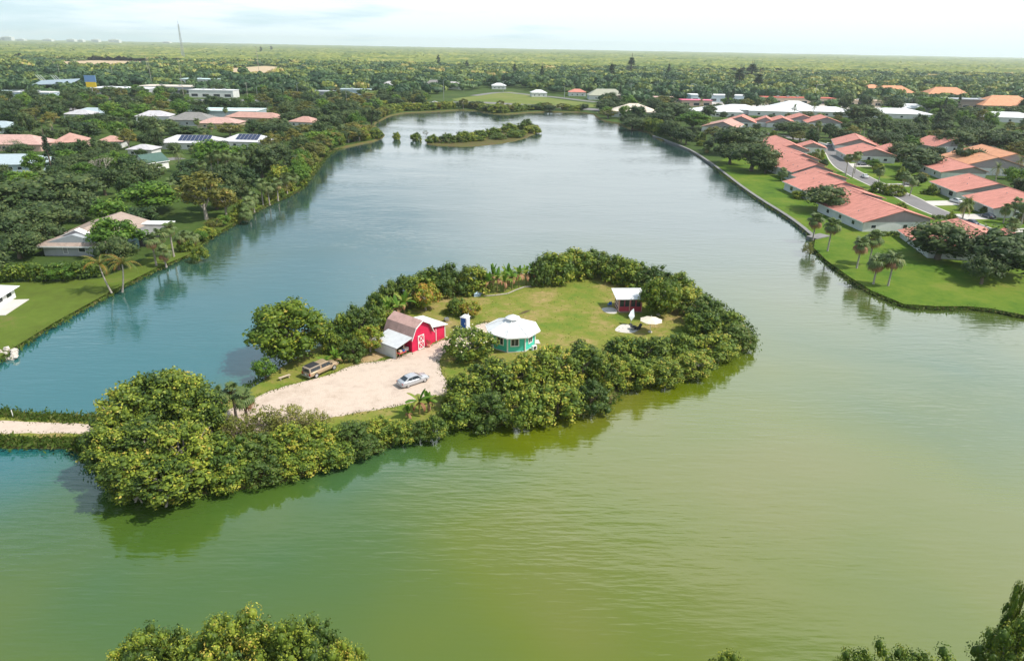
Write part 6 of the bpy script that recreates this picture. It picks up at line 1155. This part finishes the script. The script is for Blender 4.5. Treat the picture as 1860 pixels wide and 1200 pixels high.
def shore_row(px, group, kinds, wr, hr, off, adj):
    pts = curve([at(x, y, 0).xy for x, y in px], 16); last = None; cnt = {}
    for a, b in zip(pts, pts[1:]):
        t = (b - a).normalized(); n = Vector((-t.y, t.x)) * off
        if last is None or (a - last).length > wr[0] * .55:
            last = a; w = random.uniform(*wr); k = random.choice(kinds); p = a + n * random.uniform(.4, 1.3)
            if any((p.x - q[0]) ** 2 + (p.y - q[1]) ** 2 < 9 for q in TREES): continue
            tree(k, p.x, p.y, w, random.uniform(*hr), f'{AD[k]} {adj}, {ordn(cnt.get(k, 0))} from the near end', group, cat='bush' if k in ('shrub', 'mangrove') else 'tree'); cnt[k] = cnt.get(k, 0) + 1
shore_row([(548, 342), (560, 318), (590, 285), (612, 270), (640, 262), (668, 257)], 'trees on the upper left shore', ['oak', 'oak', 'olive', 'bright', 'shrub'], (7, 12), (5, 9), 1.6, 'leaning over the upper left shore')
shore_row([(684, 222), (720, 205), (752, 203), (783, 202), (847, 198), (905, 207), (972, 202), (1072, 203)], 'trees along the head of the lake', ['oak', 'shrub', 'olive', 'shrub', 'mangrove'], (9, 15), (3.5, 6.5), 3, 'along the head of the lake')
shore_row([(1130, 228), (1178, 240), (1212, 254), (1240, 266)], 'trees at the right cove', ['oak', 'oak', 'shrub'], (9, 13), (5, 9), 3, 'at the right cove')
shore_row([(352, 460), (380, 436), (440, 400), (480, 375), (548, 346)], 'shrubs along the palm shore', ['shrub', 'shrub', 'olive', 'mangrove', 'bright'], (3.5, 6), (2, 4.2), 1.6, 'along the palm shore')
# ------------------------------------------------------------------ filler trees
CLEAR = [[(x, y) for x, y in gravel_px], [(270, 282), (330, 278), (345, 310), (262, 320)], lawn_L, [(350, 178), (470, 176), (470, 196), (350, 197)], [(820, 168), (925, 160), (985, 168), (1085, 178), (1100, 206), (1000, 202), (900, 196), (780, 194), (780, 182)], [(300, 176), (470, 176), (470, 191), (300, 188)], [(0, 171), (150, 169), (160, 181), (0, 182)],
         [(1380, 362), (1482, 428), (1500, 475), (1640, 556), (1860, 570), (1860, 530), (1660, 500), (1540, 440), (1440, 370)], [(1480, 290), (1560, 300), (1660, 360), (1790, 400), (1740, 400), (1620, 360), (1500, 310)], [(1665, 262), (1750, 268), (1745, 285), (1665, 280)], [(1296, 262), (1330, 290), (1400, 340), (1440, 360), (1430, 385), (1340, 338), (1285, 290)]]
CLEAR_W = [[at(x, y).xy for x, y in q] for q in CLEAR]
lakeB = offset(lake, -2.5)
def free(x, y, rad):
    if in_poly(x, y, lakeB): return False
    for q in CLEAR_W:
        if in_poly(x, y, q): return False
    v = Vector((x, y, 0))
    for mw, a, b, c, d in FOOT:
        l = mw.inverted() @ v
        if a - rad < l.x < b + rad and c - rad < l.y < d + rad: return False
    for i in range(len(rd)):
        if (rd[i] - v.xy).length < 5.5: return False
    return True
def hides(x, y, w, h, d0=None, tol=.25):
    a = proj((x, y, GZ + h)); b = proj((x, y, GZ)); hw = w / 2 * FPX / a[2]; d = b[2]
    for x0, x1, y0, y1, dd in KEEP:
        if dd <= d or (dd > 430 and random.random() < (.8 if x0 < 1190 else .2)): continue
        ox = min(a[0] + hw, x1) - max(a[0] - hw, x0); oy = min(b[1], y1) - max(a[1], y0)
        if ox > tol * (x1 - x0) * .25 and oy > (y1 - y0) * .3: return True
    return False
LANDX = [(ph, *proj((x, y, GZ))[:2], x, y) for ph, x, y in LAND]
used = {}
PEND = []
def auto_label(adj, x, y):
    L_ = sorted(LANDX, key=lambda l: (l[3] - x) ** 2 + (l[4] - y) ** 2)[:2]; a = L_[0]
    rel = 'behind' if y > a[4] + 4 else ('in front of' if y < a[4] - 4 else 'beside')
    return f'{adj} {rel} {a[0]}', math.hypot(x - a[3], y - a[4])
def pend(o, lab, dist): PEND.append((o, lab, dist)); return o
def settle():
    G_ = {}
    for o, lab, dist in PEND: G_.setdefault(lab, []).append((dist, o))
    for lab, q in G_.items():
        q.sort(key=lambda t: t[0])
        for i, (d, o) in enumerate(q): o['label'] = lab if len(q) == 1 else (f'{lab}, nearest to it' if i == 0 else f'{lab}, {ordn(i)} nearest')
fill = []
def scatter(x0, x1, y0, y1, step, wr, hr, kinds, cap, prob=1.0):
    n = 0; ys = y0
    cells = []
    while ys < y1:
        xs = x0
        while xs < x1: cells.append((xs + random.uniform(0, step * .8), ys + random.uniform(0, step * .8))); xs += step
        ys += step
    random.shuffle(cells)
    for x, y in cells:
        if n >= cap: break
        if random.random() > prob: continue
        px = proj((x, y, GZ + 5))
        if not (-40 < px[0] < 1900): continue
        w = random.uniform(*wr); h = random.uniform(*hr)
        if not free(x, y, w * .18): continue
        if any((x - t[0]) ** 2 + (y - t[1]) ** 2 < (.40 * (w + t[2])) ** 2 for t in TREES): continue
        if hides(x, y, w, h):
            h *= .5; w *= .6
            if hides(x, y, w, h, tol=.5): continue
        k = random.choices([q[0] for q in kinds], [q[1] for q in kinds])[0]
        if k == 'sabal':
            lab, g = auto_label('cabbage palm', x, y); pend(palm_small('sabal', x, y, h * .7, lab, 'palms in the town', 1.3), lab, g); TREES.append((x, y, 4)); n += 1; continue
        size = 'tall' if h > (hr[0] + hr[1]) / 2 + 1 else ('low' if h < (hr[0] + hr[1]) / 2 - 1 else 'rounded')
        adj = {'oak': size + ' dark oak', 'leafy': size + ' green tree', 'bright': size + ' bright tree', 'olive': size + ' olive tree', 'pine': 'narrow dark pine', 'shrub': size + ' shrub', 'bare': 'half bare tree'}[k]
        lab, g = auto_label(adj, x, y); pend(tree(k, x, y, w if k != 'pine' else 6, h if k != 'pine' else 15, lab, 'trees among the houses', cat='bush' if k == 'shrub' else 'tree'), lab, g); n += 1
    fill.append(n)
LK = [('oak', 5), ('leafy', 4), ('bright', 1.6), ('olive', 1.4), ('sabal', 1.2), ('bare', .2)]
scatter(-250, -70, 128, 330, 8.5, (8, 12), (5.5, 9.5), LK, 190)
scatter(-420, -60, 330, 640, 13, (10, 17), (6, 11), [('oak', 4), ('leafy', 4), ('bright', 1.8), ('olive', 2), ('sabal', 1.4)], 270)
scatter(150, 330, 150, 420, 11, (9, 13), (6, 9.5), [('oak', 5), ('leafy', 4), ('bright', 2), ('olive', 1), ('sabal', 1)], 110)
scatter(90, 150, 175, 420, 9, (4, 7), (3, 5), [('shrub', 4), ('oak', 2), ('sabal', 2)], 36)
scatter(60, 440, 420, 640, 14, (11, 18), (7, 12), [('oak', 4), ('leafy', 5), ('bright', 2.5), ('olive', 2), ('pine', .4)], 150)
scatter(-130, 70, 500, 640, 12, (8, 13), (4, 8), [('oak', 3), ('leafy', 4), ('bright', 2), ('olive', 2), ('sabal', 1), ('shrub', 2)], 80)
for i, (cx, top, w, H, kd) in enumerate(((796, 100, 9, 26, 'cypress'), (848, 110, 9, 20, 'cypress'), (1112, 118, 26, 26, 'pine'), (1148, 106, 30, 30, 'pine'), (1216, 118, 14, 24, 'pine'), (1345, 128, 40, 24, 'pine'), (1368, 118, 44, 26, 'pine'), (1380, 136, 36, 22, 'pine'), (473, 85, 7, 26, 'cypress'), (492, 84, 7, 26, 'cypress'), (435, 72, 8, 34, 'cypress'), (935, 118, 16, 22, 'pine'), (985, 122, 16, 22, 'pine'))):
    tpx(kd, cx, top, w, H, ('tall dark cypress standing alone above the tree belt', 'shorter dark cypress past the tall one', 'wide dark pine before the tall belt pine', 'tallest dark pine in the tree belt', 'narrow dark pine behind the tan roofed motel', 'dark pine at the showroom, outer one', 'tallest dark pine behind the showroom', 'low dark pine behind the showroom', 'slim cypress in the far scrub, first of a pair', 'slim cypress in the far scrub, second of a pair', 'cypress touching the horizon near the mast', 'dark pine behind the ramp bungalow', 'dark pine behind the highway verge')[i], None, GZ)
settle(); print('FILL', fill, len(TREES))
# ------------------------------------------------------------------ far woods (nobody could count them)
def far_woods():
    Cs, Ns, Ss, Ts = [], [], [], []; EV, EF, ET = [], [], []; k = 0; v, f = IC1
    y = 600.0; cells = []
    clearR = []
    while y < 1750:
        step = 13 + (y - 600) * .009; x = -.86 * y
        while x < .86 * y:
            cells.append((x + random.uniform(0, step), y + random.uniform(0, step), step)); x += step
        y += step * 1.15
    F2 = [(mw, a, b, c, d) for mw, a, b, c, d in FOOT if mw.translation.y > 480]
    for x, y, st in cells:
        if y < 650 and any((x - t[0]) ** 2 + (y - t[1]) ** 2 < 60 for t in TREES): continue
        if in_poly(x, y, lakeB): continue
        if any(in_poly(x, y, q) for q in CLEAR_W[3:6]) or any(in_poly(x, y, q) for q in far_field): continue
        if any((-8 + a < (mw.inverted() @ Vector((x, y, 0))).x < b + 8) and (c - 8 < (mw.inverted() @ Vector((x, y, 0))).y < d + 8) for mw, a, b, c, d in F2): continue
        h = random.choice((random.uniform(5, 9), random.uniform(8, 14))) if y < 1150 else random.uniform(3, 10); w = st * random.uniform(.7, 1.4)
        if hides(x, y, w, h, tol=.6): continue
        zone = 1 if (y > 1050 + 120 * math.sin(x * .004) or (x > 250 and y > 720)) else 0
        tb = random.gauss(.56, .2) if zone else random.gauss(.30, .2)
        n = 34 if y < 1100 else 16
        for _ in range(2):
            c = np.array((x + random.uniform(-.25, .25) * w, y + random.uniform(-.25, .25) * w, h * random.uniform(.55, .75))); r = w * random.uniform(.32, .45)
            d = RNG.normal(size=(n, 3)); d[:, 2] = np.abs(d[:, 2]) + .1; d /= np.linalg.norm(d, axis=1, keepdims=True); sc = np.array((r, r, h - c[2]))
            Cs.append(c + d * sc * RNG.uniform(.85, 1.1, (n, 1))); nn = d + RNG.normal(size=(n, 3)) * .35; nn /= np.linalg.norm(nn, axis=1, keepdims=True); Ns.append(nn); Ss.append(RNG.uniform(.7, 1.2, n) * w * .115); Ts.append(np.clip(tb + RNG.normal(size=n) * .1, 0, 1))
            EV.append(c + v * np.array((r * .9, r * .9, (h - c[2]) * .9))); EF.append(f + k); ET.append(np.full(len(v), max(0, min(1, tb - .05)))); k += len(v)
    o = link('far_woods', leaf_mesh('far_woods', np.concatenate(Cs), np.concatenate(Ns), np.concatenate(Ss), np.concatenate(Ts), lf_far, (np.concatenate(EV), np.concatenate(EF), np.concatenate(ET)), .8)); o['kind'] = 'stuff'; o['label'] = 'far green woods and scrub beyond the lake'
    print('WOODS', len(cells), sum(len(c) for c in Cs) * 2 + sum(len(e) for e in EF))
far_woods()
def far_canopy():
    ys = [1650.0]
    while ys[-1] < 14200: ys.append(ys[-1] * 1.0125)
    nx = 420; V = []; yy = np.array(ys)
    U = np.linspace(-.95, .95, nx); X = yy[:, None] * U[None, :]; Y = np.repeat(yy[:, None], nx, 1)
    X = X + RNG.uniform(-.4, .4, X.shape) * yy[:, None] * 1.9 / nx; Y = Y + RNG.uniform(-.4, .4, Y.shape) * Y * .0125
    Z = 3.0 + np.abs(RNG.normal(size=X.shape)) * 3.2 + 2.5 * np.sin(X * .004 + Y * .0013) * np.sin(Y * .003); Z = np.clip(Z, 1.2, 16)
    V = np.stack([X, Y, Z], -1).reshape(-1, 3); r = len(ys); i = np.arange((r - 1) * nx).reshape(r - 1, nx)[:, :-1].ravel(); F = np.stack([i, i + 1, i + nx + 1, i + nx], 1)
    me = D.meshes.new('far_canopy'); me.from_pydata(V.tolist(), [], F.tolist()); me.materials.append(mt_scrub); o = link('far_canopy', me); o['kind'] = 'stuff'; o['label'] = 'level canopy of scrub and woods running to the horizon'
far_canopy()
# ------------------------------------------------------------------ air
def haze():
    b = MB().box(-14800, 14800, -300, 14900, -2.2, 150); m = D.materials.new('haze air'); m.use_nodes = True; t = m.node_tree; t.nodes.clear(); o = t.nodes.new('ShaderNodeOutputMaterial'); v = t.nodes.new('ShaderNodeVolumePrincipled')
    v.inputs['Color'].default_value = (.86, .93, 1, 1); v.inputs['Density'].default_value = 7.5e-5; v.inputs['Anisotropy'].default_value = .2; t.links.new(v.outputs[0], o.inputs['Volume'])
    q = b.build('haze', m); q['kind'] = 'stuff'; q['label'] = 'thin pale haze in the air'
haze()

for o in COL.objects:
    if len(o.get('label', '').split()) > 16: print('LONG', o.name, o['label'])
